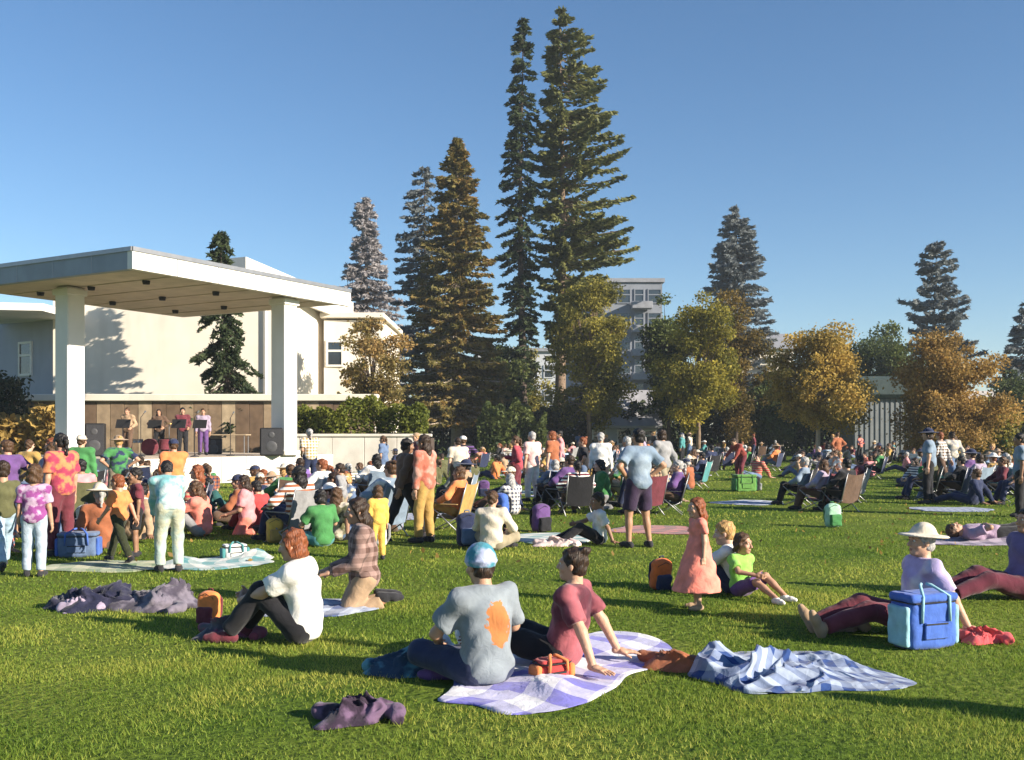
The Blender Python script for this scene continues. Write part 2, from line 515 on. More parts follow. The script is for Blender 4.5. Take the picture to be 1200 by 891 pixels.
def xf(part, M, mirror=False):
    v, q, m = part
    if mirror: v = v * V(1, -1, 1); q = q[:, ::-1]
    return v @ M[:3, :3].T + M[:3, 3], q, m

# ---- hair and hats in head space
def make_hair(kind):
    E = Ell((0, .016, .04), (.087, .105, .094), k=.02)
    front = [(V(0, -.066, .052), unit((0, -.8, -.6)))]
    if kind == 'short':
        v, q = field([E, Ell((0, .05, -.03), (.07, .066, .06), k=.02)], .008, planes=front + [(V(0, .05, -.075), unit((0, -.25, -1)))], wrinkle=.0055, wf=2.6)
    elif kind == 'long':
        pr = [E, Ell((0, .06, -.07), (.088, .058, .13), k=.03), Cap((0, .075, -.12), (0, .095, -.25), .075, .045, .05)]
        for s in (-1, 1): pr.append(Cap((s * .077, .0, .03), (s * .085, .015, -.17), .022, .026, .02))
        v, q = field(pr, .009, planes=[(V(0, -.058, .055), unit((0, -.85, -.4)))], wrinkle=.007, wf=2.2)
    elif kind == 'bob':
        pr = [E, Ell((0, .045, -.05), (.092, .075, .085), k=.03)]
        for s in (-1, 1): pr.append(Cap((s * .078, -.005, .03), (s * .08, .0, -.09), .022, .025, .02))
        v, q = field(pr, .009, planes=[(V(0, -.058, .055), unit((0, -.85, -.4))), (V(0, 0, -.11), V(0, 0, -1))], wrinkle=.007, wf=2.2)
    elif kind == 'tail':
        pr = [E, Ell((0, .05, -.02), (.072, .066, .065), k=.02), Ell((0, .128, .03), (.03, .03, .03), k=.02), Cap((0, .14, .02), (0, .15, -.17), .034, .016, .02)]
        v, q = field(pr, .008, planes=front, wrinkle=.0055, wf=2.6)
    elif kind == 'bun':
        pr = [E, Ell((0, .05, -.02), (.072, .066, .065), k=.02), Ell((0, .09, .11), (.045, .045, .04), k=.015)]
        v, q = field(pr, .008, planes=front, wrinkle=.0055, wf=2.6)
    elif kind == 'beanie':
        v, q = field([Ell((0, .016, .045), (.098, .117, .112), k=.02), Ell((0, .018, .03), (.104, .122, .032), k=.008)], .009, planes=[(V(0, 0, .0), unit((0, -.14, -1)))], wrinkle=.0022, wf=3)
    elif kind == 'cap':
        v, q = field([Ell((0, .016, .045), (.092, .11, .095), k=.01), Ell((0, -.12, .045), (.07, .075, .012), k=.01)], .008, planes=[(V(0, 0, .03), V(0, 0, -1))])
    elif kind == 'sunhat':
        v, q = field([Ell((0, .016, .07), (.095, .112, .095), k=.02), Ell((0, .016, .055), (.19, .21, .017), k=.03)], .009, planes=[(V(0, 0, .04), V(0, 0, -1))], wrinkle=.003, wf=.8)
    return mesh_np(kind, v, q, True)
HAIR = {}
def hair(kind):
    if kind not in HAIR: HAIR[kind] = make_hair(kind)
    return HAIR[kind]

# ---- poses: joints in metres for a 1.70 m person facing -Y with the ground at z = 0
def ik(a, b, l1, l2, pole):
    a = V(*a); b = V(*b); d = b - a; L = np.linalg.norm(d); u = d / (L + 1e-9)
    L = min(L, (l1 + l2) * .998); L = max(L, abs(l1 - l2) * 1.02 + .02)
    x = (l1 * l1 - l2 * l2 + L * L) / (2 * L); y = math.sqrt(max(l1 * l1 - x * x, 0))
    p = V(*pole); p = p - u * p.dot(u); p = unit(p)
    return a + u * x + p * y, a + u * L

def pose_data(**k): return k
DN = (0, 0, -1); FW = (0, -1, 0)
POSES = {
 'stand': dict(P=(0, 0, .93), up1=(0, .03, 1), up2=(0, -.03, 1), hand={-1: (-.25, -.06, .82), 1: (.25, -.02, .8)}, foot={-1: (-.11, .03, .08), 1: (.12, -.04, .08)}),
 'phone': dict(P=(0, 0, .93), up1=(0, .03, 1), up2=(0, -.08, 1), hand={-1: (-.06, -.34, 1.2), 1: (.2, -.12, 1.0)}, foot={-1: (-.12, .03, .08), 1: (.11, -.08, .08)}, look=(0, -1, -.35), grip='grip'),
 'hips': dict(P=(.02, 0, .92), up1=(-.04, .02, 1), up2=(0, -.02, 1), hand={-1: (-.2, -.06, 1.02), 1: (.2, -.05, 1.02)}, epole={-1: (-1, .5, 0), 1: (1, .5, 0)}, foot={-1: (-.16, .0, .08), 1: (.15, -.06, .08)}, hdir={-1: (.5, -.75, -.4), 1: (-.5, -.75, -.4)}),
 'walk': dict(P=(0, 0, .91), up1=(0, -.04, 1), up2=(0, -.05, 1), hand={-1: (-.24, .2, .86), 1: (.24, -.25, .9)}, foot={-1: (-.09, -.32, .085), 1: (.09, .34, .13)}, toe={1: (0, -.85, -.5)}, down={1: (0, .5, -.85)}),
 'bend': dict(P=(0, .16, .9), up1=(0, -.45, .9), up2=(0, -.75, .65), hand={-1: (-.14, -.62, .72), 1: (.16, -.5, .55)}, foot={-1: (-.12, .06, .08), 1: (.12, .0, .08)}, look=(0, -.7, -.7)),
 'knees': dict(P=(0, .12, .115), up1=(0, .1, 1), up2=(0, -.22, 1), hand={-1: (-.07, -.36, .36), 1: (.08, -.37, .33)}, foot={-1: (-.11, -.42, .08), 1: (.12, -.46, .08)}, kpole=(0, -.3, 1), epole={-1: (-1, .2, -.6), 1: (1, .2, -.6)}, hdir={-1: (.9, -.4, -.1), 1: (-.9, -.4, -.1)}),
 'kneesout': dict(P=(0, .12, .115), up1=(0, .18, 1), up2=(0, -.1, 1), hand={-1: (-.16, -.3, .38), 1: (.34, .34, .05)}, foot={-1: (-.13, -.66, .08), 1: (.16, -.58, .08)}, kpole=(0, -.2, 1), epole={-1: (-1, .2, -.4), 1: (.4, 1, 0)}, hdir={1: (.5, .8, -.15)}, pn={1: DN}, grips={1: 'flat'}, look=(.3, -1, -.1)),
 'cross': dict(P=(0, .1, .115), up1=(0, .06, 1), up2=(0, -.16, 1), hand={-1: (-.17, -.24, .25), 1: (.15, -.26, .24)}, foot={-1: (.13, -.2, .075), 1: (-.12, -.3, .08)}, kp={-1: (-1, -.55, .28), 1: (1, -.55, .28)}, toe={-1: (.9, -.4, 0), 1: (-.9, -.4, 0)}, epole={-1: (-1, .5, -.3), 1: (1, .5, -.3)}, look=(0, -1, -.12)),
 'back': dict(P=(0, .12, .115), up1=(0, .34, .94), up2=(0, .1, 1), hand={-1: (-.3, .5, .05), 1: (.3, .48, .05)}, foot={-1: (-.1, -.68, .085), 1: (.12, -.7, .085)}, kpole=(0, -.1, 1), toe={-1: (-.2, -.45, .87), 1: (.2, -.45, .87)}, down={-1: (0, -.87, -.45), 1: (0, -.87, -.45)}, epole={-1: (-.4, 1, .1), 1: (.4, 1, .1)}, hdir={-1: (-.4, .9, -.1), 1: (.4, .9, -.1)}, pn={-1: DN, 1: DN}, grip='flat'),
 'kneel': dict(P=(0, .12, .27), up1=(0, .0, 1), up2=(0, -.12, 1), hand={-1: (-.13, -.2, .36), 1: (.14, -.2, .36)}, foot={-1: (-.1, .3, .075), 1: (.1, .3, .075)}, kpole=(0, -1, -.3), toe={-1: (0, 1, -.1), 1: (0, 1, -.1)}, down={-1: (0, .1, 1), 1: (0, .1, 1)}, pn={-1: DN, 1: DN}, hdir={-1: (.2, -.9, -.2), 1: (-.2, -.9, -.2)}, look=(0, -1, -.2)),
 'lie': dict(P=(0, 0, .12), up1=(0, 1, .05), up2=(0, 1, .03), hand={-1: (-.13, .2, .27), 1: (.42, .12, .07)}, foot={-1: (-.1, -.84, .09), 1: (.13, -.83, .09)}, kpole=(0, 0, 1), toe={-1: (-.3, -.2, .93), 1: (.3, -.2, .93)}, down={-1: (0, -1, -.1), 1: (0, -1, -.1)}, epole={-1: (-1, -.2, .2), 1: (1, 0, .2)}, pn={-1: DN, 1: DN}, look=(0, -.1, 1), hup=(0, 1, .12)),
 'chair': dict(P=(0, .08, .37), up1=(0, .22, .97), up2=(0, .06, 1), hand={-1: (-.26, -.18, .53), 1: (.26, -.16, .53)}, foot={-1: (-.13, -.5, .08), 1: (.14, -.44, .08)}, kpole=(0, -.4, 1), epole={-1: (-1, .5, -.2), 1: (1, .5, -.2)}, hdir={-1: (0, -1, -.05), 1: (0, -1, -.05)}, pn={-1: DN, 1: DN}),
}

def rig(pname, hs=1.0):
    p = POSES[pname]
    up1, up2 = unit(p['up1']), unit(p['up2'])
    P = V(*p['P']); J = {'P': P, 'up1': up1, 'up2': up2}
    xl = V(1, 0, 0)
    J['chest'] = P + up1 * .2 + up2 * .1
    J['neck'] = P + up1 * .22 + up2 * .29
    hup = unit(p.get('hup', up2 + V(0, 0, .6)))
    look = V(*p.get('look', FW)); look = unit(look - hup * look.dot(hup))
    side = np.cross(look, hup)            # person's right... x axis of head is -side for a -Y face
    M = np.eye(4); M[:3, 0] = -side; M[:3, 1] = -look; M[:3, 2] = hup
    M[:3, 0] = np.cross(M[:3, 1], M[:3, 2])
    M[:3, 3] = J['neck'] + hup * (.155 + .05 * (hs - 1) * 2) + look * .025
    M[:3, :3] *= hs
    J['head'] = M
    for s in (-1, 1):
        sh = J['neck'] - up2 * .055 + xl * s * .178
        ep = p.get('epole', {}).get(s, (s * .3, 1, -.2))
        el, wr = ik(sh, p['hand'][s], .285, .255, ep)
        hip = P + xl * s * .09
        kp = p.get('kp', {}).get(s, p.get('kpole', (s * .1, -1, 0)))
        kn, an = ik(hip, p['foot'][s], .425, .425, kp)
        toe = unit(p.get('toe', {}).get(s, (s * .22, -1, 0))); dn = V(*p.get('down', {}).get(s, DN)); dn = unit(dn - toe * dn.dot(toe))
        hd = unit(p.get('hdir', {}).get(s, wr - el))
        pn = V(*p.get('pn', {}).get(s, (-s, 0, 0))); pn = unit(pn - hd * pn.dot(hd))
        H = np.eye(4); H[:3, 0] = hd; H[:3, 2] = -pn; H[:3, 1] = np.cross(H[:3, 2], hd); H[:3, 3] = wr + hd * .012
        # the thumb (+Y) must lie on the inner/front side
        mirror = H[:3, 1].dot(V(-s * .5, -1, .6)) < 0
        J[s] = dict(sh=sh, el=el, wr=wr, hip=hip, kn=kn, an=an, toe=toe, dn=dn, H=H, mir=mirror, g=p.get('grips', {}).get(s, p.get('grip', 'relaxed')))
    return J

def frame(up):
    x = V(1, 0, 0); y = np.cross(up, x); y = unit(y); x = np.cross(y, up)
    return np.array([x, y, up])

def torso(J, g=0.0, k=.06, low=True):
    R1, R2 = frame(J['up1']), frame(J['up2'])
    pr = [Ell(J['P'] + J['up1'] * .13, (.135 + g, .098 + g, .16 + g), R1, k), Ell(J['chest'] + J['up2'] * .02, (.158 + g, .112 + g, .185 + g), R2, k)]
    if low: pr.insert(0, Ell(J['P'] + J['up1'] * .02, (.165 + g, .122 + g, .125 + g), R1, k))
    a, b = J[-1]['sh'], J[1]['sh']
    pr.append(Cap(a + J['up2'] * .005, b + J['up2'] * .005, .052 + g, .052 + g, k))
    return pr

def collar(J):
    c = J['neck'] + J['up2'] * .012; R = frame(J['up2']); pr = []
    pts = [c + R[0] * .074 * math.cos(t) + R[1] * .068 * math.sin(t) - J['up2'] * .012 * (1 if math.sin(t) < 0 else 0) for t in np.linspace(0, 2 * math.pi, 9)]
    return [Cap(pts[i], pts[i + 1], .0125, .0125, .008) for i in range(8)]

MESH = {}
def mesh_of(kind, pname, hs=1.0):
    key = (kind, pname, hs if kind == 'body' else 0)
    if key in MESH: return MESH[key]
    J = rig(pname, hs)
    if kind == 'body':
        pr = torso(J)
        pr.append(Cap(J['neck'] - J['up2'] * .03, J['head'][:3, 3] - J['head'][:3, 2] / hs * .09 + J['head'][:3, 1] / hs * .03, .062, .054, .04))
        for s in (-1, 1):
            j = J[s]
            pr += [Cap(j['sh'], j['el'], .05, .041, .03), Cap(j['el'], j['wr'], .042, .029, .02), Cap(j['hip'], j['kn'], .085, .057, .05), Cap(j['kn'], j['an'], .057, .037, .03),
                   Ell(j['kn'] * .62 + j['an'] * .38, (.05, .05, .09), frame(unit(j['an'] - j['kn'])), .03),
                   Cap(j['an'] + j['dn'] * .035 - j['toe'] * .03, j['an'] + j['dn'] * .045 + j['toe'] * .11, .036, .028, .03)]
        v, q = field(pr, .0165)
        parts = [(v, q, np.zeros(len(q), dtype=int)), xf(HEAD, J['head'])]
        for s in (-1, 1): parts.append(xf(HANDS[J[s]['g']], J[s]['H'], J[s]['mir']))
        v, q, m = join(parts)
        me = mesh_np('body_' + pname, v, q, True, slots=4, midx=m)
    elif kind in ('tee', 'long', 'vest'):
        pr = torso(J, .029) + collar(J)
        for s in (-1, 1):
            j = J[s]
            if kind == 'long':
                w = j['wr'] - j['el']
                pr += [Cap(j['sh'], j['el'], .074, .067, .035), Cap(j['el'], j['el'] + w * .95, .067, .047, .03, True), Cap(j['el'] + w * .86, j['el'] + w * .96, .048, .047, .006, True)]
            elif kind == 'tee':
                w = j['el'] - j['sh']
                pr += [Cap(j['sh'], j['sh'] + w * .76, .073, .083, .035, True)]
        v, q = field(pr, .0155, planes=[(J['P'] - J['up1'] * .07, -J['up1'], .215)], wrinkle=.008)
        me = mesh_np(kind + '_' + pname, v, q, True)
    elif kind in ('dress',):
        pr = torso(J, .024) + collar(J)
        for s in (-1, 1):
            j = J[s]; pr += [Cap(j['sh'], j['sh'] + (j['el'] - j['sh']) * .55, .066, .07, .03, True)]
        a = J['P'] + J['up1'] * .1
        pr.append(Cap(a, (J['P'][0], J['P'][1] - .02, .29), .18, .40, .06, True))
        v, q = field(pr, .0165, planes=[(V(0, 0, .30), V(0, 0, -1))], wrinkle=.012, wf=.7)
        me = mesh_np('dress_' + pname, v, q, True)
    elif kind in ('trousers', 'shorts'):
        pr = [Ell(J['P'] + J['up1'] * .02, (.177, .134, .137), frame(J['up1']), .05), Ell(J['P'] + J['up1'] * .1, (.146, .11, .1), frame(J['up1']), .05)]
        for s in (-1, 1):
            j = J[s]
            if kind == 'trousers':
                w = j['an'] - j['kn']
                pr += [Cap(j['hip'], j['kn'], .108, .082, .05), Cap(j['kn'], j['kn'] + w * .95, .082, .069, .03, True)]
            else:
                pr += [Cap(j['hip'], j['hip'] + (j['kn'] - j['hip']) * .9, .108, .100, .05, True)]
        v, q = field(pr, .0165, wrinkle=.004)
        me = mesh_np(kind + '_' + pname, v, q, True)
    elif kind in ('shoe-', 'shoe+'):
        j = J[1 if kind[-1] == '+' else -1]
        a = j['an'] + j['dn'] * .04
        pr = [Cap(a - j['toe'] * .045, a + j['toe'] * .1, .043, .04, .03), Cap(a + j['toe'] * .1, a + j['toe'] * .165, .042, .03, .03), Cap(j['an'] + j['dn'] * .03, j['an'] - j['dn'] * .012, .044, .046, .03, True)]
        v, q = field(pr, .0125, planes=[(j['an'] + j['dn'] * .079, j['dn'])])
        me = mesh_np('shoe', v, q, True)
    MESH[key] = me
    return me

SKIN = {}
def skin(i):
    cols = [(.52, .31, .21), (.44, .25, .165), (.58, .37, .27), (.26, .14, .085), (.36, .2, .125)]
    return plain('skin_%d' % i, cols[i], .5, .08, 14, .12, 120, .35)
EYE_M = plain('eye_white', (.7, .68, .64), .25, .02)
LIP_M = plain('lip', (.36, .17, .13), .45, .05)
BROW_M = plain('brow', (.09, .055, .035), .7, .1)

def person(loc, pose, face, height=1.7, top=('tee', None), bottom=('trousers', None), hairk='short', hairm=None, hat=None, hatm=None, shoem=None, sk=0, label='', group=None, child=False, tilt=0, build=1.0):
    hs = 1.28 if child else 1.0
    sc = height / (1.7 + (.12 if child else 0))
    root = empty('person', loc, math.radians(face), sc)
    root.scale = (sc * build, sc * build, sc)
    tag(root, label, 'person', group)
    link('body', mesh_of('body', pose, hs), [skin(sk), EYE_M, LIP_M, BROW_M], root)
    link({'tee': 'shirt', 'long': 'sweater', 'vest': 'vest', 'dress': 'dress'}[top[0]], mesh_of(top[0], pose), top[1], root)
    if bottom: link(bottom[0], mesh_of(bottom[0], pose), bottom[1], root)
    for s in '-+': link('shoe', mesh_of('shoe' + s, pose), shoem or cloth('shoe_dark', (.03, .03, .035)), root)
    M = Matrix(rig(pose, hs)['head'].tolist())
    if hairk: link('hair', hair(hairk), hairm or hairmat('brown', (.05, .028, .015)), root, M)
    if hat: link('hat', hair(hat), hatm, root, M)
    return root
# ------------------------------------------------------------------ ground
def ground_material():
    m, n, o = nmat('lawn')
    L = n.links.new
    b = n.nodes.new('ShaderNodeBsdfPrincipled'); b.inputs['Roughness'].default_value = .9; b.inputs['Specular IOR Level'].default_value = .1
    tc = n.nodes.new('ShaderNodeTexCoord')
    a = n.nodes.new('ShaderNodeTexNoise'); a.inputs['Scale'].default_value = .35; a.inputs['Detail'].default_value = 6
    c = n.nodes.new('ShaderNodeTexNoise'); c.inputs['Scale'].default_value = 14; c.inputs['Detail'].default_value = 6
    L(tc.outputs['Object'], a.inputs[0]); L(tc.outputs['Object'], c.inputs[0])
    r1 = n.nodes.new('ShaderNodeValToRGB'); r1.color_ramp.elements[0].position = .35; r1.color_ramp.elements[1].position = .68
    r1.color_ramp.elements[0].color = (.075, .14, .016, 1); r1.color_ramp.elements[1].color = (.21, .25, .042, 1)
    r2 = n.nodes.new('ShaderNodeValToRGB'); r2.color_ramp.elements[0].position = .3; r2.color_ramp.elements[1].position = .7
    r2.color_ramp.elements[0].color = (.45, .5, .4, 1); r2.color_ramp.elements[1].color = (1.1, 1.05, 1, 1)
    L(a.outputs['Fac'], r1.inputs[0]); L(c.outputs['Fac'], r2.inputs[0])
    mx = n.nodes.new('ShaderNodeMix'); mx.data_type = 'RGBA'; mx.blend_type = 'MULTIPLY'; mx.inputs[0].default_value = 1
    L(r1.outputs[0], mx.inputs[6]); L(r2.outputs[0], mx.inputs[7]); L(mx.outputs[2], b.inputs['Base Color'])
    bp = n.nodes.new('ShaderNodeBump'); bp.inputs['Strength'].default_value = .8; bp.inputs['Distance'].default_value = .05
    L(c.outputs['Fac'], bp.inputs['Height']); L(bp.outputs[0], b.inputs['Normal'])
    L(b.outputs[0], o.inputs[0])
    return m
g = MB()
g.add([(-420, -60, 0), (420, -60, 0), (420, 700, 0), (-420, 700, 0)], [(0, 1, 2, 3)])
ground = g.build('ground', ground_material()); tag(ground, 'wide green park lawn under the crowd', kind='structure')

GRASS_M = leafmat('grass_blade', (.075, .15, .016), (.48, .47, .095), .48, (.215, .305, .042))
def grass(blankets):
    vs, qs, ts, n0 = [], [], [], 0
    zones = [(4.3, 7.5, 4200, .027, .006), (7.5, 11, 2000, .028, .009), (11, 18, 600, .03, .015), (18, 34, 150, .033, .028), (34, 62, 34, .04, .055)]
    for d0, d1, dens, hgt, wd in zones:
        half = .6 * d1 + 3.5
        n = int((d1 - d0) * 2 * half * dens)
        x = rng.uniform(-half, half, n); y = rng.uniform(d0, d1, n)
        k = np.abs(x) < .6 * y + 3.5
        x, y = x[k], y[k]
        # tufts: pull blades towards a jittered lattice so the mown turf is uneven
        cl = np.sin(x * 2.1 + 1.7 * np.sin(y * 1.3)) * np.sin(y * 2.6 + 1.1 * np.sin(x * 1.9)) + .5 * np.sin(x * 7.3 + 3 * np.sin(y * 5.1)) * np.sin(y * 8.1)
        k = rng.random(len(x)) < .72 + .28 * np.tanh(1.2 * cl)
        x, y, cl = x[k], y[k], cl[k]
        for (ax, ay, bx, by, hw) in blankets:      # nothing grows through a blanket or a seated body
            ux, uy = bx - ax, by - ay; L = math.hypot(ux, uy) + 1e-6; ux /= L; uy /= L
            t = (x - ax) * ux + (y - ay) * uy; s = np.abs(-(x - ax) * uy + (y - ay) * ux)
            k = ~((t > 0) & (t < L) & (s < hw)); x, y, cl = x[k], y[k], cl[k]
        worn = np.sin(.31 * x + 1.1 * np.sin(.23 * y)) * np.sin(.27 * y + 1.3 * np.sin(.35 * x) + .8) + .35 * np.sin(1.9 * x + np.sin(2.3 * y)) * np.sin(1.6 * y)
        k = ~((worn > .62) & (rng.random(len(x)) < .6)); x, y, cl, worn = x[k], y[k], cl[k], worn[k]      # trodden, thinner turf
        n = len(x)
        th = rng.uniform(0, 2 * math.pi, n); hh = hgt * rng.uniform(.45, 1.25, n) * (1 + .35 * np.tanh(1.3 * cl)); ww = wd * rng.uniform(.7, 1.3, n)
        lean = rng.uniform(.2, 1.0, n) * hh; la = rng.uniform(0, 2 * math.pi, n)
        dx, dy = np.cos(th) * ww / 2, np.sin(th) * ww / 2
        lx, ly = np.cos(la) * lean, np.sin(la) * lean
        z0 = np.zeros(n)
        v = np.stack([np.stack([x - dx, y - dy, z0], 1), np.stack([x + dx, y + dy, z0], 1), np.stack([x + lx, y + ly, hh], 1)], 1).reshape(-1, 3)
        vs.append(v); qs.append(np.arange(3 * n).reshape(n, 3) + n0); n0 += 3 * n
        t = np.clip(.42 + .2 * np.tanh(cl * .9) + .2 * np.sin(.5 * x + .3 * y + np.sin(.9 * y)) * np.sin(.4 * y - .7 + .8 * np.sin(.7 * x)) + .12 * np.sin(3.1 * x + 2 * np.sin(2.3 * y)) + .3 * np.clip(worn - .35, 0, 1) + rng.normal(0, .17, n), 0, 1)
        ts.append(np.repeat(t, 3))
    me = mesh_np('grass', np.concatenate(vs), np.concatenate(qs), attr={'tint': np.concatenate(ts)})
    o = link('grass', me, GRASS_M)
    tag(o, 'short mown grass blades across the lawn', 'grass', kind='stuff')

# ------------------------------------------------------------------ materials of the setting
WHITE = plain('white_paint', (.70, .68, .64), .55, .05, 1.2, .08, 40, .3, stain=.25)
CREAM = plain('cream_render', (.72, .66, .565), .8, .06, .8, .15, 30, .2, stain=.3)
SOFFIT = plain('soffit_board', (.55, .46, .37), .7, .12, 2.0, .1)
CONC = plain('concrete', (.66, .61, .55), .85, .12, 1.6, .25, 25, .2, stain=.45)
GREYROOF = plain('grey_roofing', (.25, .26, .29), .8, .15, 1.5, .2)
GREYWALL = plain('grey_render', (.46, .48, .52), .8, .08, .5, .1, stain=.3)
GLASS = plain('window_glass', (.03, .04, .05), .08, .05, spec=.8)
METAL = plain('grey_metal', (.3, .3, .31), .4, .1, 5, metal=.7)
BLACK = plain('black_plastic', (.018, .018, .02), .55, .1, 8, .1)
BARK = plain('bark', (.20, .145, .105), .95, .3, 5, .9, 9, .1)
PALEBARK = plain('pale_bark', (.36, .30, .24), .9, .25, 5, .7, 9, .1)
DARKBARK = plain('dark_bark', (.085, .065, .055), .95, .3, 5, .9, 9, .1)
WOODS = [plain('board_wood_%d' % i, c, .7, .22, 3, .2, 30) for i, c in enumerate([(.22, .155, .10), (.31, .23, .15), (.15, .10, .065), (.39, .30, .20)])]

# ------------------------------------------------------------------ stage canopy
U = Vector((.494, .869)); W_ = Vector((-.869, .494))
A = Vector((-11.34, 30.0))
LA, LD = 10.3, 9.2
def sp(a, d): return A + U * a + W_ * d
stage = tag(empty('stage_canopy', (*sp(LA / 2, LD / 2), 0)), 'open white stage canopy with flat thick roof on two square columns', 'stage')
SI = stage.matrix_basis.inverted(); 
def st(name, mb, m, parent=None, smooth=False):
    p = parent or stage
    me = mb.mesh(name, smooth)
    me.transform(Matrix.Translation((-stage.location.x, -stage.location.y, 0)))
    return link(name, me, m, p)
ZT, ZB = 7.26, 6.62
rp = [sp(.25, .25), sp(LA - .25, .25), sp(LA - .25, LD - .25), sp(.25, LD - .25)]
m_ = MB().prism([tuple(q) for q in rp], ZB + .18, ZT - .06)
roof = st('roof', m_, GREYROOF)
# ceiling boards under the roof, each one a board
nb = 17
for i in range(nb):
    a0 = .28 + (LA - .56) / nb * i; a1 = .28 + (LA - .56) / nb * (i + 1) - .03
    b = MB().prism([tuple(sp(a0, .28)), tuple(sp(a1, .28)), tuple(sp(a1, LD - .28)), tuple(sp(a0, LD - .28))], ZB + .06 + .01 * (i % 3), ZB + .175)
    st('ceiling_board', b, SOFFIT, roof)
def fascia(a0, d0, a1, d1, z0, z1, th=.22):
    p, q = sp(a0, d0), sp(a1, d1); e = (q - p).normalized(); nrm = Vector((e.y, -e.x)) * th / 2
    return MB().prism([tuple(p - nrm), tuple(q - nrm), tuple(q + nrm), tuple(p + nrm)], z0, z1)
st('fascia', fascia(0, .11, LA, .11, ZB, ZT), WHITE)
st('fascia', fascia(.11, .225, .11, LD, ZB, ZT), plain('shaded_fascia_paint', (.27, .30, .35), .7, .1, 1.5, .1, stain=.3))  # left fascia: its shade is painted in as a dark grey-blue colour
st('fascia', fascia(LA - .11, .225, LA - .11, LD, ZB + .1, ZT), WHITE)
st('fascia', fascia(.225, LD - .11, LA - .225, LD - .11, ZB + .1, ZT), WHITE)
st('roof_flashing', fascia(.0, -.015, LA, -.015, ZT - .1, ZT + .03, .05), METAL)
st('roof_flashing', fascia(-.015, .02, -.015, LD, ZT - .1, ZT + .03, .05), METAL)
for i in range(1, 6): st('fascia_seam', fascia(LA / 6 * i - .012, -.004, LA / 6 * i + .012, -.004, ZB, ZT - .1, .012), METAL)
for i in range(1, 5): st('fascia_seam', fascia(-.004, LD / 5 * i - .012, -.004, LD / 5 * i + .012, ZB, ZT - .1, .012), METAL)
for i in range(3):
    for k in range(3):
        q = sp(LA * (i + .7) / 3.4, LD * (k + .7) / 3.4)
        st('ceiling_lamp', MB().lathe([(.001, ZB - .06), (.11, ZB - .06), (.13, ZB + .05), (.13, ZB + .07)], 12, (q.x, q.y, 0)), BLACK)
def column(px, d, zb, rz):
    x, y = ray(px, d)
    c = MB().box((x, y, (zb + ZB + .05) / 2), (.68, .68, ZB + .05 - zb), rz, .03)
    o = st('column', c, WHITE)
    st('column_base', MB().box((x, y, zb + .09), (.86, .86, .18), rz, .03), CONC, o)
    st('column_cap', MB().box((x, y, ZB - .12), (.8, .8, .22), rz, .02), WHITE, o)
RZ = math.atan2(U.y, U.x)
column(82, 34.3, .9, RZ); column(333, 36.9, .9, RZ)
# platform with its own paving slabs and a fascia of facing panels
ps = [sp(.7, .7), sp(LA - .3, .7), sp(LA - .3, LD - .3), sp(.7, LD - .3)]
plat = st('platform', MB().prism([tuple(q) for q in ps], 0, .86), CONC)
for i in range(8):
    a0 = .7 + (LA - 1) / 8 * i
    st('facing_panel', fascia(a0 + .01, .66, a0 + (LA - 1) / 8 - .01, .66, .02, .89, .07), CONC, plat)
for i in range(7):
    a0 = .7 + (LD - 1) / 7 * i
    st('facing_panel', fascia(.66, a0 + .01, .66, a0 + (LD - 1) / 7 - .01, .02, .89, .07), CONC, plat)
st('stage_floor', MB().prism([tuple(q) for q in ps], .862, .9), SOFFIT, plat)
for k in range(4):
    p = sp(.55 - .3 * k, 4.2)
    st('step', MB().prism([tuple(sp(.62 - .3 * k, 3.2)), tuple(sp(.62 - .3 * k, 5.2)), tuple(sp(.32 - .3 * k, 5.2)), tuple(sp(.32 - .3 * k, 3.2))], 0, .72 - .18 * k), CONC, plat)

# back wall of boards with its pale coping
wall = tag(empty('stage_wall', (-14, 46.2, 0)), 'brown boarded wall with a pale coping behind the stage', 'wall')
def sub(root, name, mb, m, parent=None, smooth=False):
    me = mb.mesh(name, smooth); me.transform(Matrix.Translation((-root.location.x, -root.location.y, -root.location.z)))
    return link(name, me, m, parent or root)
wx0, wx1, wy = -25.5, -6.3, 46.2
sub(wall, 'masonry', MB().box(((wx0 + wx1) / 2, wy + .17, 1.6), (wx1 - wx0, .28, 3.2)), CONC)
nb = 30
for i in range(nb):
    x = wx0 + (wx1 - wx0) * (i + .5) / nb
    sub(wall, 'board', MB().box((x, wy - .01 * (i % 3), 1.62), ((wx1 - wx0) / nb - .025, .06, 3.1)), WOODS[(i * 7 + i // 3) % 4])
sub(wall, 'coping', MB().box(((wx0 + wx1) / 2, wy + .1, 3.34), (wx1 - wx0 + .3, .7, .32), 0, .03), CREAM)

# raised concrete planter right of the stage, its hedge on top
plr = tag(empty('concrete_planter', (-6.6, 42.0, 0)), 'long pale concrete planter wall right of the stage column', 'planter')
px0 = -10.2
for i in range(5):
    sub(plr, 'wall_panel', MB().box((px0 + 1.35 * i + .67, 42, .78), (1.33, .3, 1.56), 0, .01), CONC)
sub(plr, 'coping', MB().box((px0 + 3.4, 42, 1.62), (6.9, .44, .12), 0, .02), CONC)
sub(plr, 'soil', MB().box((px0 + 3.4, 43.1, .75), (6.8, 1.8, 1.5)), DARKBARK)

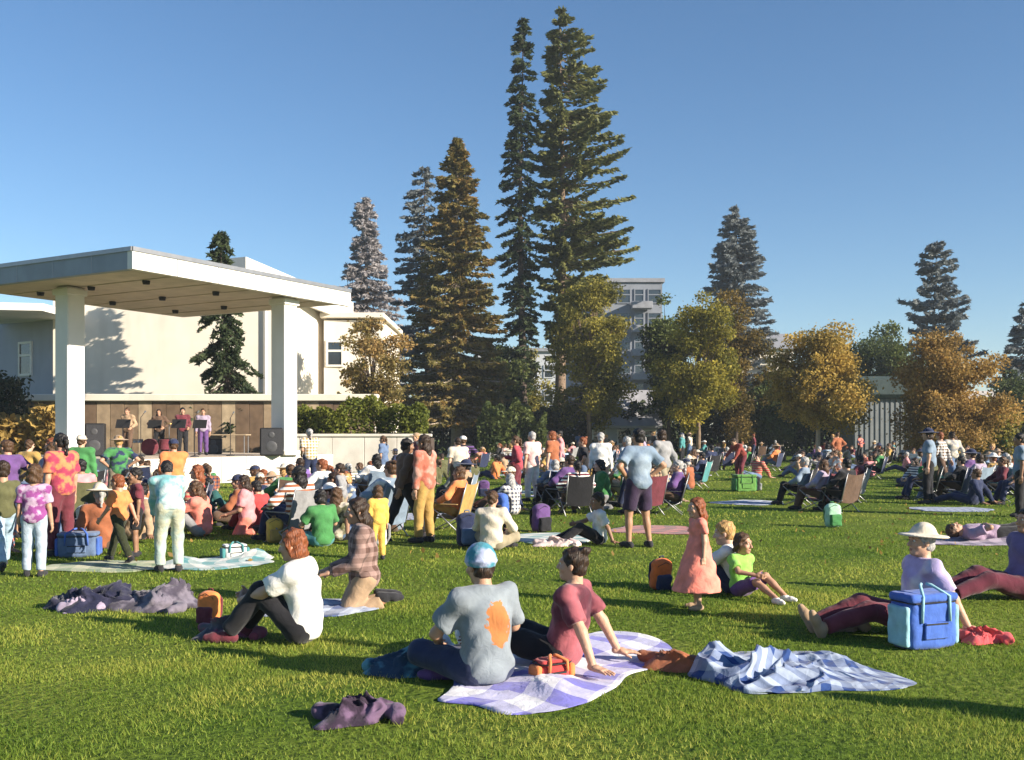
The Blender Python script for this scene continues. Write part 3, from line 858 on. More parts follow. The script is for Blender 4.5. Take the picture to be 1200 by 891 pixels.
# ------------------------------------------------------------------ foliage builders
def hedge(name, label, x0, x1, y, dep, z0, z1, n, mat, size=.22, stem=DARKBARK, rag=.25, cat='hedge'):
    r = tag(empty(name, ((x0 + x1) / 2, y, z0)), label, cat)
    x = rng.uniform(x0, x1, n); yy = y + rng.uniform(-.5, .5, n) * dep
    top = z1 - z0 + rag * (np.sin(x * 1.1 + 2) + .7 * np.sin(x * 2.7) + .5 * np.sin(x * 6.1))
    f = rng.random(n) ** .7
    yy = yy * 1 + .3 * np.sin(x * 1.9)
    z = f * top
    cen = np.stack([x - (x0 + x1) / 2, yy - y, z], 1)
    t = np.clip(.5 + .3 * np.sin(x * 1.4) * np.sin(z * 2.3 + x) + rng.normal(0, .2, n), 0, 1)
    leaves('foliage', cen, size * rng.uniform(.6, 1.3, n), .6, t, mat, r)
    core = MB()
    k = int((x1 - x0) / .8) + 1
    for i in range(k):
        xx = -(x1 - x0) / 2 + (x1 - x0) * (i + .5) / k
        core.tube([(xx, 0, -.0), (xx + .1, .1, (z1 - z0) * .4), (xx - .1, -.1, (z1 - z0) * .75)], [.06, .04, .02], 5)
    s = core.build('stem', stem, r); s['kind'] = 'stuff'
    return r

def conifer(label, x, y, h, zb, prof, nbr, mat, droop=.35, up=.25, dens=14, size=.42, tr=.4, bark=BARK, lat=.28, group=None, asym=None, spread=.45, taper=1.0, lean=0, name='conifer_tree', layers=0):
    r = tag(empty(name, (x, y, 0)), label, 'tree', group)
    tk = MB()
    hs = np.linspace(0, 1, 9)
    tk.tube([(lean * s * s * h + .12 * math.sin(7 * s + x), .1 * math.sin(5 * s), s * h * .985) for s in hs], [max(tr * (1 - s) ** taper, .03) * (1.35 if s == 0 else 1) for s in hs], 9)
    br = MB(); C, S, Tn, AX = [], [], [], []
    lz = np.clip((np.arange(max(layers, 1)) + rng.uniform(.1, .9, max(layers, 1))) / max(layers, 1), 0, 1)
    for i in range(nbr):
        t = rng.random() ** 1.05
        if layers: t = float(np.clip(lz[rng.integers(layers)] + rng.normal(0, .006), 0, 1))
        z = zb + (h - zb) * t
        an = rng.uniform(0, 2 * math.pi)
        L = prof(t) * rng.uniform(.62, 1.1)
        if asym: L *= asym(an, t)
        if L < .15: continue
        dx, dy = math.cos(an), math.sin(an)
        s0 = z / h
        bx, by = lean * s0 * s0 * h + .12 * math.sin(7 * s0 + x), .1 * math.sin(5 * s0)
        P = lambda s: np.stack([bx + dx * L * s, by + dy * L * s, z - droop * L * s + up * L * s * s], -1)
        br.tube([P(0.), P(.45), P(.95)], [min(.028 * L + .01, tr * .35), .016 * L + .006, .008], 4, False)
        n = max(4, int(dens * (L + .6)))
        s = np.sqrt(rng.uniform(.02, 1, n)); side = rng.uniform(-1, 1, n) * lat * L * (1.02 - s) + rng.normal(0, .05, n)
        c = P(s) + np.stack([-dy * side, dx * side, rng.normal(-.03, .06, n) * size * 2 - np.abs(side) * .15], 1)
        C.append(c); S.append(size * rng.uniform(.6, 1.25, n))
        Tn.append(np.clip(rng.normal(.32 + .36 * rng.random(), .12, n) + .1 * (s - .5), 0, 1))
        AX.append(np.tile(np.array([dx, dy, -.15]), (n, 1)))
    # leader
    n = 60
    z = rng.uniform(h * .95, h * 1.0, n); C.append(np.stack([np.full(n, lean * h) + rng.normal(0, .1, n) + .12 * math.sin(7 + x), rng.normal(0, .1, n), z], 1)); S.append(size * .7 * np.ones(n)); Tn.append(rng.random(n) * .6); AX.append(np.tile(np.array([0, 0, 1.]), (n, 1)))
    tk.build('trunk', bark, r, True)
    o = br.build('limbs', bark, r); o['kind'] = 'stuff'
    leaves('crown', np.concatenate(C), np.concatenate(S), .34, np.concatenate(Tn), mat, r, np.concatenate(AX), spread)
    return r

def broadleaf(label, x, y, h, cw, cb, ncl, nlv, mat, size=.26, tr=.14, bark=BARK, shape=1.0, group=None, clr=.5, name='broadleaf_tree', dy=None):
    """trunk, limbs to every clump, leaves in clumps through an uneven crown"""
    r = tag(empty(name, (x, y, 0)), label, 'tree', group)
    tk = MB()
    fork = cb + (h - cb) * .18
    ncl = int(ncl * 1.5); ph = rng.uniform(0, 6.28, 4); nlv = int(nlv * 3.6); size *= .74
    tk.tube([(0, 0, 0), (.05, .03, fork * .5), (-.03, 0, fork), (.05, .05, cb + (h - cb) * .6)], [tr * 1.3, tr, tr * .85, tr * .35], 8)
    C, S, Tn = [], [], []
    lm = MB()
    for i in range(ncl):
        while True:
            p = rng.uniform(-1, 1, 3)
            zz = (p[2] + 1) / 2
            wd = (math.sin(math.pi * (.12 + .86 * zz) ** shape)) ** .75 if 0 < zz < 1 else 0
            rr = math.hypot(p[0], p[1])
            if rr < wd * 1.0 and (rr > .35 * wd or rng.random() < .5): break
        c = np.array([p[0] * cw / 2, p[1] * cw / 2, cb + zz * (h - cb)])
        an = math.atan2(p[1], p[0])
        c[:2] *= rng.uniform(.75, 1.1) * (1 + .2 * math.sin(2 * an + 3 * zz + ph[0]) + .16 * math.sin(3 * an - 5 * zz + ph[1])); c[2] += .05 * (h - cb) * math.sin(2 * an + ph[2])
        R = clr * rng.choice([.5, .7, .9, 1.15, 1.4])
        n = int(nlv / ncl * (R / clr) ** 2)
        q = rng.normal(size=(n, 3)); q /= np.linalg.norm(q, axis=1, keepdims=True); q *= (rng.random((n, 1)) ** .42) * R * (1 + .22 * rng.normal(size=(n, 1)) ** 2 * .5)
        q[:, 2] *= .72
        C.append(c + q); S.append(size * rng.uniform(.55, 1.3, n))
        Tn.append(np.clip(rng.normal(rng.uniform(.12, .88), .13, n), 0, 1))
        st_ = np.array([0, 0, fork + (c[2] - fork) * rng.uniform(.0, .45)]) if c[2] > fork else np.array([0, 0, fork * .8])
        mid = (st_ + c) / 2 + np.array([0, 0, .1 * cw * rng.uniform(-.3, .8)])
        lm.tube([st_, mid, c], [tr * .4, tr * .22, .012], 5, False)
    tk.build('trunk', bark, r, True)
    o = lm.build('limbs', bark, r); o['kind'] = 'stuff'
    leaves('crown', np.concatenate(C), np.concatenate(S), .62, np.concatenate(Tn), mat, r)
    return r

L_DARK = leafmat('needles_dark', (.016, .03, .018), (.075, .10, .04), .25)
L_PINE = leafmat('needles_pine', (.036, .058, .024), (.25, .25, .08), .32)
L_RUST = leafmat('needles_rust', (.055, .06, .018), (.29, .155, .045), .3, (.165, .14, .042))
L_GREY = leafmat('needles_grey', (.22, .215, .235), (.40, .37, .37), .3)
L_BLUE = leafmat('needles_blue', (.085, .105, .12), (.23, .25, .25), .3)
L_OLIVE = leafmat('leaves_olive', (.065, .07, .014), (.34, .29, .05), .38)
L_YG = leafmat('leaves_yellow_green', (.09, .10, .016), (.44, .36, .05), .4)
L_YEL = leafmat('leaves_yellow', (.17, .125, .025), (.55, .38, .09), .4)
L_ORG = leafmat('leaves_orange', (.17, .115, .035), (.50, .31, .09), .4)
L_GRN = leafmat('leaves_green', (.026, .045, .014), (.13, .155, .04), .3)
L_HEDGE = leafmat('hedge_sunny', (.06, .085, .012), (.19, .2, .03), .3)
L_TEAL = leafmat('hedge_dark', (.012, .024, .014), (.048, .062, .026), .2)
L_GOLD = leafmat('grass_gold', (.22, .14, .04), (.48, .33, .10), .3)

def TX(px, d): return (px - 600) / F * d
def TH(py, d): return EYE + (HY - py) / F * d

hedge('hedge', 'sunlit green hedge growing on the pale planter wall', -10.1, -3.6, 43.1, 1.6, 1.5, TH(475, 43), 9000, L_HEDGE, .17)
hedge('hedge', 'long dark hedge along the back of the lawn', TX(470, 80), TX(1290, 80), 80, 3.2, 0, 3.9, 34000, L_TEAL, .42, rag=.3)
hedge('ornamental_grass', 'golden dry ornamental grass left of the stage column', -26, -17.2, 39.5, 2.2, 0, 2.5, 9000, L_GOLD, .3, rag=.2, cat='plant')
hedge('shrub', 'dark green shrub over the golden grass at the left edge', -28, -20.6, 42.5, 2.4, 0, 4.3, 9000, L_TEAL, .24, rag=.3, cat='shrub')
hedge('shrub', 'low olive shrub before the tall pine trunk', TX(560, 72), TX(640, 72), 72, 2, 0, 3.4, 5000, L_GRN, .3, rag=.5, cat='shrub')
hedge('shrub', 'low olive brown shrub under the orange tree', TX(1070, 60), TX(1190, 60), 60, 2.4, 0, 3.2, 6000, L_OLIVE, .28, rag=.4, cat='shrub')

# ------------------------------------------------------------------ trees
# tallest pine: layered boughs that reach out to the right and turn up
d = 85
def pine_prof(t): return (1.5 + 4.2 * min(1, (1 - t) / .5) ** .8) * (1 - max(0, (.3 - t)) * 1.6) * (1 if t < .93 else 1 - (t - .93) / .07 * .6)
conifer('tallest pine with layered boughs reaching out to the right', TX(658, d), d, TH(13, d), 8, pine_prof, 380, L_PINE, .2, .26, 26, .6, .55, BARK, .3, asym=lambda a, t: (.88 + .2 * math.cos(a)) * (.66 if math.cos(a) < -.2 else 1), spread=.4, layers=44, name='pine_tree')
# narrow dark spire beside it
def spire(t): return (2.2 * (1 - t) ** .55 + .4) * (1 if t > .35 else .5 + t)
conifer('narrow dark spire conifer close left of the tallest pine', TX(611, d), d - 1.5, TH(30, d), 6, spire, 380, L_DARK, .5, .1, 24, .5, .42, DARKBARK, .4, spread=.6)
d = 78
def rust(t): return 4.6 * (1 - t) ** .62 + .25
conifer('broad rusty brown conifer left of the dark spire', TX(534, d), d, TH(163, d), 3.0, rust, 620, L_RUST, .38, .22, 26, .5, .42, PALEBARK, .36, spread=.6)
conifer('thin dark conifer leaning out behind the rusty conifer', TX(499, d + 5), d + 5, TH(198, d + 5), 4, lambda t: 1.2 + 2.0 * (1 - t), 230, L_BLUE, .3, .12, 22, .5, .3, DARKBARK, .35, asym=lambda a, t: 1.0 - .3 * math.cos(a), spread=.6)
d = 105
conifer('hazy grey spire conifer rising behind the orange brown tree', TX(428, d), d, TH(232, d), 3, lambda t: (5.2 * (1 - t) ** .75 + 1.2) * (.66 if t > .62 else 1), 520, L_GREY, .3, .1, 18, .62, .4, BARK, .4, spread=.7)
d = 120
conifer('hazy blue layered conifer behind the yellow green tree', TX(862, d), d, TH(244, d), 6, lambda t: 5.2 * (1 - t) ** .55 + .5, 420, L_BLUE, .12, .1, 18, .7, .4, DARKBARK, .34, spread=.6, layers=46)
d = 105
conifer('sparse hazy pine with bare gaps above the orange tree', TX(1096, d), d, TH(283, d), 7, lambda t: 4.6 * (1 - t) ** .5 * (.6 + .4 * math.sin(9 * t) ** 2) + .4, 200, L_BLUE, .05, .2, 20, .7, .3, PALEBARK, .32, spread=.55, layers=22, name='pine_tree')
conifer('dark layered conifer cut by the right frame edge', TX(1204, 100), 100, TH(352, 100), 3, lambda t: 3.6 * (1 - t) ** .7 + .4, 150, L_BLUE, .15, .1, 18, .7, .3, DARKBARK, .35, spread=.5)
# dark evergreen between stage and building
d = 47.6
conifer('drooping dark evergreen between the stage and white building', TX(262, d), d, TH(272, d), 2.5, lambda t: (1.75 * (1 - t) ** .6 + .3) * (.75 + .45 * math.sin(11 * t) ** 2), 230, L_DARK, .75, .05, 30, .34, .22, DARKBARK, .42, spread=.8)

broadleaf('slim orange brown tree right of the stage', TX(436, 52), 52, TH(362, 52), 4.0, 1.4, 36, 4200, leafmat('leaves_rust', (.13, .085, .03), (.42, .26, .10), .35, (.22, .18, .06)), .24, .12, DARKBARK, 1.0, clr=.6)
broadleaf('olive green tree at the foot of the tallest pine', TX(690, 74), 74, TH(312, 74), 5.8, 2.6, 52, 9500, L_OLIVE, .3, .18, BARK, 1.0, clr=.95)
broadleaf('dark olive tree left behind the yellow green tree', TX(783, 76), 76, TH(342, 76), 4.2, 2.0, 36, 6000, L_GRN, .3, .16, DARKBARK, 1.0, clr=.85)
broadleaf('yellow green tree with tall narrow crown beside the hedge', TX(818, 70), 70, TH(346, 70), 4.6, 1.6, 46, 8500, L_YG, .27, .15, BARK, 1.05, clr=.85)
broadleaf('brownish olive tree right behind the yellow green tree', TX(862, 74), 74, TH(352, 74), 4.6, 1.8, 36, 6000, leafmat('leaves_brown_olive', (.06, .05, .014), (.22, .15, .035), .35), .28, .15, DARKBARK, 1.0, clr=.8)
broadleaf('golden yellow tree with round crown on a pale trunk', TX(958, 60), 60, TH(378, 60), 6.4, 2.3, 58, 9500, L_YEL, .25, .13, PALEBARK, .92, clr=.78)
broadleaf('dark green round tree behind between yellow and orange trees', TX(1042, 88), 88, TH(378, 88), 9.5, 1.8, 60, 9000, L_GRN, .36, .2, DARKBARK, .9, clr=1.2)
broadleaf('orange tree with broad leafy crown near the right edge', TX(1112, 57), 57, TH(384, 57), 5.6, 1.3, 56, 9500, L_ORG, .24, .13, BARK, .9, clr=.8)
broadleaf('small dark tree low behind the pine trunk', TX(585, 84), 84, TH(402, 84), 5, .6, 34, 5200, L_GRN, .34, .15, DARKBARK, .9, clr=1.0)
broadleaf('low olive tree before the pale far building', TX(618, 90), 90, TH(405, 90), 4.6, .6, 30, 4200, L_OLIVE, .34, .15, DARKBARK, .9, clr=1.0)
broadleaf('low dark green tree between yellow green and golden trees', TX(905, 78), 78, TH(432, 78), 5.5, .6, 34, 5200, L_GRN, .32, .15, DARKBARK, .8, clr=1.0)
broadleaf('low green tree at the right frame edge', TX(1190, 82), 82, TH(425, 82), 5, .8, 30, 4600, L_GRN, .32, .15, DARKBARK, .85, clr=1.0)

# ------------------------------------------------------------------ buildings
def window(root, x, y, z, wd, ht, rz=0.0, frame=WHITE, dep=.12):
    """frame standing proud of the wall, pane set back in it"""
    f = MB(); c, s = math.cos(rz), math.sin(rz)
    def P(u, v): return (x + u * c - v * s, y + u * s + v * c)
    t = .12 * min(1, wd)
    for (u, zz, a, b) in ((-wd / 2 + t / 2, z, t, ht), (wd / 2 - t / 2, z, t, ht)): f.box((*P(u, 0), zz), (a, dep, b), rz)
    for zz in (z - ht / 2 + t / 2, z + ht / 2 - t / 2, z + .1 * ht): f.box((*P(0, 0), zz), (wd - 2 * t, dep * .9, t), rz)
    o = sub(root, 'window', f, frame)
    sub(root, 'pane', MB().box((*P(0, .02), z), (wd - t, .05, ht - t), rz), GLASS, o)
    return o
wb = tag(empty('white_building', (-15, 54, 0)), 'large white building with thick overhanging roof behind the stage', 'building')
rzb = .03
sub(wb, 'wall', MB().prism([(-23.4, 51.2), (-12.2, 51.5), (-9.5, 63), (-23.4, 64)], 0, 9.0), CREAM)
sub(wb, 'wing_wall', MB().prism([(-10.6, 56.6), (-7.4, 56.8), (-7.4, 66), (-10.0, 66)], 0, TH(376, 57)), CREAM)
sub(wb, 'side_wall', MB().prism([(-23.45, 51.3), (-40, 62), (-40, 70), (-23.45, 66)], 0, 8.2), plain('blue_grey_render', (.34, .36, .43), .8, .06, .8, .15, stain=.3))  # blue-grey shade of this sunless wall is put into the render colour
ap = Vector((TX(288, 49.6), 49.6))
u2 = (Vector((TX(414, 58.5), 58.5)) - ap); LB = u2.length; u2.normalize(); v2 = Vector((-u2.y, u2.x))
zr1 = TH(301, 49.6)
def slab(a0, b0, a1, b1, z0, z1, drop=1.1):
    v = []
    for z in (z0, z1):
        for (a, b) in ((a0, b0), (a1, b0), (a1, b1), (a0, b1)):
            q = ap + u2 * a + v2 * b; v.append((q.x, q.y, z - drop * a / LB))
    return MB().add(v, [(0, 1, 5, 4), (1, 2, 6, 5), (2, 3, 7, 6), (3, 0, 4, 7), (3, 2, 1, 0), (4, 5, 6, 7)])
rf = sub(wb, 'roof', slab(.2, .2, LB - .2, 9, zr1 - .95, zr1 - .15), GREYROOF)
sub(wb, 'fascia', slab(0, 0, LB, .19, zr1 - 1.2, zr1), WHITE, rf)
sub(wb, 'fascia', slab(0, .195, .19, 9, zr1 - 1.2, zr1 - .003), WHITE, rf)
sub(wb, 'side_canopy', MB().prism([(-27.5, 46.5), (-22.2, 47.5), (-22.2, 51), (-27.5, 53.5)], 7.5, 7.85), WHITE)
sub(wb, 'wing_roof', MB().box((-9.0, 61.3, TH(374, 57) + .15), (3.6, 9.8, .3), 0, .03), CREAM)
window(wb, TX(392, 56.5), 56.6, 6.2, 1.0, 1.5)
for k in range(3):
    q = Vector((-23.45, 51.3)).lerp(Vector((-40, 62)), .12 + .17 * k)
    window(wb, q.x - .02, q.y - .03, 5.6, 1.2, 1.8, math.atan2(10.7, -16.55) + math.pi)
sub(wb, 'downpipe', MB().tube([(-12.6, 51.35, 0), (-12.6, 51.35, 8.9)], .07, 8), WHITE)

APW = plain('apartment_render', (.21, .23, .27), .8, .1, .5, .1, stain=.4)
ab = tag(empty('apartment_block', (9, 134, 0)), 'tall grey apartment block right behind the tallest pine', 'building')
x0, x1, zt = TX(668, 130), TX(776, 130), TH(331, 130)
sub(ab, 'wall', MB().box(((x0 + x1) / 2, 136, zt / 2), (x1 - x0, 12, zt)), APW)
sub(ab, 'roof', MB().box(((x0 + x1) / 2, 136, zt + .25), (x1 - x0 + .6, 12.6, .5)), GREYROOF)
for i in range(6):
    for k in range(6):
        window(ab, x0 + (x1 - x0) * (i + .5) / 6, 129.95, 4.2 + k * 3.05, 1.3 + .5 * (i % 2), 1.9, 0, APW, .2)
for k in range(6):
    sub(ab, 'balcony', MB().box((TX(752, 129), 129.0, 2.9 + k * 3.05), (2.6, 1.6, .9), 0, .03), GREYROOF)

gs = tag(empty('low_pavilion', (9, 80, 0)), 'low pavilion with grey pitched roof right of the pine', 'building')
x0, x1 = TX(688, 78), TX(776, 78)
sub(gs, 'wall', MB().box(((x0 + x1) / 2, 81.5, 1.2), (x1 - x0 - .6, 6, 2.4)), GREYWALL)
zr = TH(455, 78)
sub(gs, 'roof', MB().add([(x0, 77.8, 2.3), (x1, 77.8, 2.3), (x1, 81.5, zr), (x0, 81.5, zr), (x1, 85.2, 2.3), (x0, 85.2, 2.3), (x0, 77.8, 2.1), (x1, 77.8, 2.1), (x1, 85.2, 2.1), (x0, 85.2, 2.1)],
    [(0, 1, 2, 3), (3, 2, 4, 5), (6, 7, 1, 0), (5, 4, 8, 9), (0, 3, 5), (1, 4, 2), (6, 0, 5, 9), (7, 8, 4, 1), (9, 8, 7, 6)]), plain('pale_grey_roof', (.33, .33, .36), .75, .12, 1.5, .2))
for i in range(3): window(gs, x0 + (x1 - x0) * (i + .5) / 3, 78.47, 1.4, 1.1, 1.2)

SHW = plain('shed_wall', (.17, .185, .19), .7, .12, 1, .1, stain=.4)
sh = tag(empty('park_shed', (26.7, 72, 0)), 'grey ribbed shed with dark roof between golden and orange trees', 'shed')
x0, x1 = TX(1000, 72), TX(1072, 72)
sub(sh, 'wall', MB().box(((x0 + x1) / 2, 74, 2.1), (x1 - x0, 3.9, 4.2)), SHW)
for i in range(12): sub(sh, 'rib', MB().box((x0 + (x1 - x0) * (i + .5) / 12, 72.02, 2.1), (.14, .06, 4.15)), SHW)
sub(sh, 'roof', MB().box(((x0 + x1) / 2, 73.8, 5.0), (x1 - x0 + .6, 4.8, 1.55), 0, .25), plain('dark_green_roof', (.035, .055, .055), .7, .15, 2, .15))
pb = tag(empty('far_house', (3, 126, 0)), 'pale far building between the dark spire and the tallest pine', 'house')
x0, x1, zt = TX(560, 122), TX(652, 122), TH(412, 122)
sub(pb, 'wall', MB().box(((x0 + x1) / 2, 126, zt / 2), (x1 - x0, 8, zt)), GREYWALL)
sub(pb, 'roof', MB().box(((x0 + x1) / 2, 126, zt + .2), (x1 - x0 + .8, 8.8, .4)), GREYROOF)
for i in range(5):
    for k in range(3): window(pb, x0 + (x1 - x0) * (i + .5) / 5, 121.95, 3.2 + 3 * k, 1.2, 1.6, 0, GREYWALL)
hs_ = tag(empty('far_house', (30, 124, 0)), 'pale far house behind the brownish olive tree', 'house')
x0, x1 = TX(866, 120), TX(930, 120)
sub(hs_, 'wall', MB().box(((x0 + x1) / 2, 124, 6), (x1 - x0, 8, 12)), CREAM)
zr = 12
sub(hs_, 'roof', MB().add([(x0 - .4, 119.5, 11.8), (x1 + .4, 119.5, 11.8), (x1 + .4, 124, 14), (x0 - .4, 124, 14), (x1 + .4, 128.5, 11.8), (x0 - .4, 128.5, 11.8)], [(0, 1, 2, 3), (3, 2, 4, 5), (0, 3, 5), (1, 4, 2), (0, 5, 4, 1)]), GREYROOF)
for i in range(3):
    for k in range(2): window(hs_, x0 + (x1 - x0) * (i + .5) / 3, 119.95, 4.5 + 3.4 * k, 1.1, 1.5)
hc = tag(empty('far_house', (37, 88, 0)), 'low pale house roofline at the right frame edge', 'house')
sub(hc, 'wall', MB().box((45.6, 92, 1.9), (11, 7, 3.8)), CREAM)
sub(hc, 'roof', MB().add([(39.6, 87.6, 3.7), (51.6, 87.6, 3.7), (51.6, 92, 5.6), (39.6, 92, 5.6), (51.6, 96.4, 3.7), (39.6, 96.4, 3.7)], [(0, 1, 2, 3), (3, 2, 4, 5), (0, 3, 5), (1, 4, 2), (0, 5, 4, 1)]), plain('pale_tile', (.5, .46, .42), .8, .12, 2, .2))
for i in range(3): window(hc, 41.5 + 3.6 * i, 88.45, 2.1, 1.3, 1.3)
# ------------------------------------------------------------------ cloth colours
COLS = {
 'white': (.74, .72, .68), 'cream': (.62, .54, .42), 'grey': (.26, .26, .27), 'lilac': (.34, .27, .38), 'navy': (.022, .032, .085), 'black': (.018, .018, .022),
 'maroon': (.15, .025, .04), 'red': (.48, .035, .035), 'coral': (.88, .22, .15), 'orange': (.72, .20, .035), 'yellow': (.75, .44, .04), 'mustard': (.42, .25, .05),
 'tan': (.40, .26, .15), 'brown': (.12, .07, .045), 'olive': (.10, .10, .04), 'green': (.05, .22, .06), 'lime': (.26, .62, .07), 'teal': (.05, .25, .26),
 'light blue': (.33, .47, .62), 'blue': (.035, .12, .50), 'denim': (.10, .16, .29), 'pale denim': (.36, .45, .56), 'pink': (.68, .24, .26), 'purple': (.12, .05, .20), 'khaki': (.30, .25, .16), 'slate': (.18, .25, .34), 'rust': (.33, .10, .035), 'magenta': (.45, .05, .26),
}
for _k, _v in list(COLS.items()):
    _g = sum(_v) / 3; COLS[_k] = tuple(.86 * q + .14 * _g for q in _v)
PATS = {}
def KP(c, c2, p):
    return cloth('%s_%s_%s' % (c.replace(' ', '_'), p, c2.replace(' ', '_')), COLS[c], p, COLS[c2], {'stripe': 13, 'plaid': 12, 'blotch': 7}[p])
def K(c): return cloth(c.replace(' ', '_'), COLS[c])
HAIRS = {'black': (.012, .010, .010), 'dark brown': (.03, .016, .009), 'brown': (.075, .038, .018), 'auburn': (.20, .06, .022), 'blond': (.46, .27, .10), 'grey': (.36, .35, .34)}
def HM(c): return hairmat(c.replace(' ', '_'), HAIRS[c])
SPOTS = []
def put(px, py, pose, face, h, top, bot, hk, hc, label, sk=0, hat=None, hatc=None, shoe=None, child=False, group=None, z=0.0, topm=None, botm=None):
    p = at(px, py)
    SPOTS.append((p.x, p.y, .75))
    return person((p.x, p.y, z), pose, face, h, (top[0], topm or K(top[1])), (bot[0], botm or K(bot[1])) if bot else None, hk, HM(hc) if hk else None,
                  hat, K(hatc) if hatc else None, K(shoe) if shoe else None, sk, label, group, child)

# ------------------------------------------------------------------ things on the grass
def fold(x, y, s):
    a = x + .35 * np.sin(1.7 * y + s); b = y + .3 * np.sin(2.1 * x + 2 * s)
    g = np.random.default_rng(int(s * 10) + 3)
    def band(k0, m):
        t = 0
        for i in range(m):
            th = g.uniform(0, 6.28); k = k0 * g.uniform(.5, 1.7)
            t = t + np.sin(k * (a * math.cos(th) + b * math.sin(th)) + g.uniform(0, 6.28))
        return t / math.sqrt(m)
    r1 = np.clip(1 - np.abs(band(3.6, 6)) * 1.3, 0, 1) ** 1.5; r2 = np.clip(1 - np.abs(band(7.5, 6)) * 1.4, 0, 1) ** 1.5; r3 = np.clip(1 - np.abs(band(15, 6)) * 1.5, 0, 1) ** 1.3
    m = .5 + .5 * np.tanh(1.6 * band(2.2, 5))
    return m * (.55 * r1 + .4 * r2) + .16 * r3 * (.3 + m)
BL = []
def blanket(cx, cy, lx, ly, rz, mat, label, amp=.03, seed=0, lumps=(), n=56, group=None, name='picnic_blanket', crumple=.06, fs=1.0):
    u, v = np.meshgrid(np.linspace(-1, 1, n), np.linspace(-1, 1, n), indexing='ij')
    k = .3                                   # corners a little rounded, edges wavy
    x, y = u * (1 - k * v ** 6) * lx / 2, v * (1 - k * u ** 6) * ly / 2
    x2 = x + crumple * np.sin(5 * y + seed) + .4 * crumple * np.sin(11 * y + 2 * seed); y2 = y + crumple * np.sin(4 * x + 2 * seed) + .4 * crumple * np.sin(9 * x + seed)
    lie = (1 - np.abs(u) ** 5) * (1 - np.abs(v) ** 5)      # the hem lies on the grass
    f = fold(x * fs, y * fs, seed)
    z = .010 + amp * f * (.18 + .82 * lie)
    for (a, b, r, h) in lumps: z += lie * h * np.exp(-((x - a) ** 2 + (y - b) ** 2) / r ** 2) * (.75 + .5 * fold(x * 1.6, y * 1.6, seed + 1))
    x2 = x2 + .25 * amp * lie * np.sin(9 * fs * y + 3 * f); y2 = y2 + .25 * amp * lie * np.sin(8 * fs * x + 3 * f + 1)
    top = np.stack([x2, y2, z], -1).reshape(-1, 3)
    idx = np.arange(n * n).reshape(n, n)
    q = np.stack([idx[:-1, :-1], idx[1:, :-1], idx[1:, 1:], idx[:-1, 1:]], -1).reshape(-1, 4)
    edge = np.concatenate([idx[:, 0], idx[-1, 1:], idx[-2::-1, -1], idx[0, -2:0:-1]])
    low = top[edge].copy(); low[:, 2] = .004
    m = len(edge); e2 = np.arange(m) + n * n
    sk = np.stack([edge, np.roll(edge, -1), np.roll(e2, -1), e2], 1)[:, ::-1]
    uu = np.concatenate([x.ravel(), x.ravel()[edge]]); vv = np.concatenate([y.ravel(), y.ravel()[edge]])
    me = mesh_np(name, np.concatenate([top, low]), np.concatenate([q, sk]), True, attr={'u': uu + 20, 'v': vv + 20})
    o = link(name, me, mat)
    o.location = (cx, cy, 0); o.rotation_euler = (0, 0, rz)
    tag(o, label, 'blanket', group)
    c, s = math.cos(rz), math.sin(rz)
    BL.append((cx - c * lx * .5, cy - s * lx * .5, cx + c * lx * .5, cy + s * lx * .5, ly * .5 - .02))
    return o

def soft(name, prims, h, mat, parent, wr=.004, wf=1.2):
    v, q = field(prims, h, wrinkle=wr, wf=wf)
    return link(name, mesh_np(name, v, q, True), mat, parent)

def backpack(x, y, rz, s, m1, m2, label, tilt=0.0, group=None):
    r = tag(empty('backpack', (x, y, 0), rz, s), label, 'backpack', group)
    r.rotation_euler.x = tilt
    soft('pack', [RBox((0, 0, .23), (.16, .1, .23), .08, .03), Ell((0, .0, .4), (.13, .09, .08), k=.05)], .014, m1, r)
    soft('pocket', [RBox((0, -.12, .15), (.12, .05, .12), .04, .02)], .012, m2, r)
    for sx in (-1, 1):
        MB().tube([(sx * .08, .09, .43), (sx * .1, .16, .34), (sx * .1, .15, .15), (sx * .11, .09, .06)], [.02, .026, .022, .014], 6).build('strap', m2, r, True)
    MB().tube([(-.13, -.06, .3), (-.12, -.09, .4), (0, -.1, .46), (.12, -.09, .4), (.13, -.06, .3)], .005, 5).build('zip', BLACK, r)
    MB().tube([(-.04, .05, .47), (-.03, .04, .51), (.03, .04, .51), (.04, .05, .47)], .01, 6).build('handle', m2, r, True)
    return r

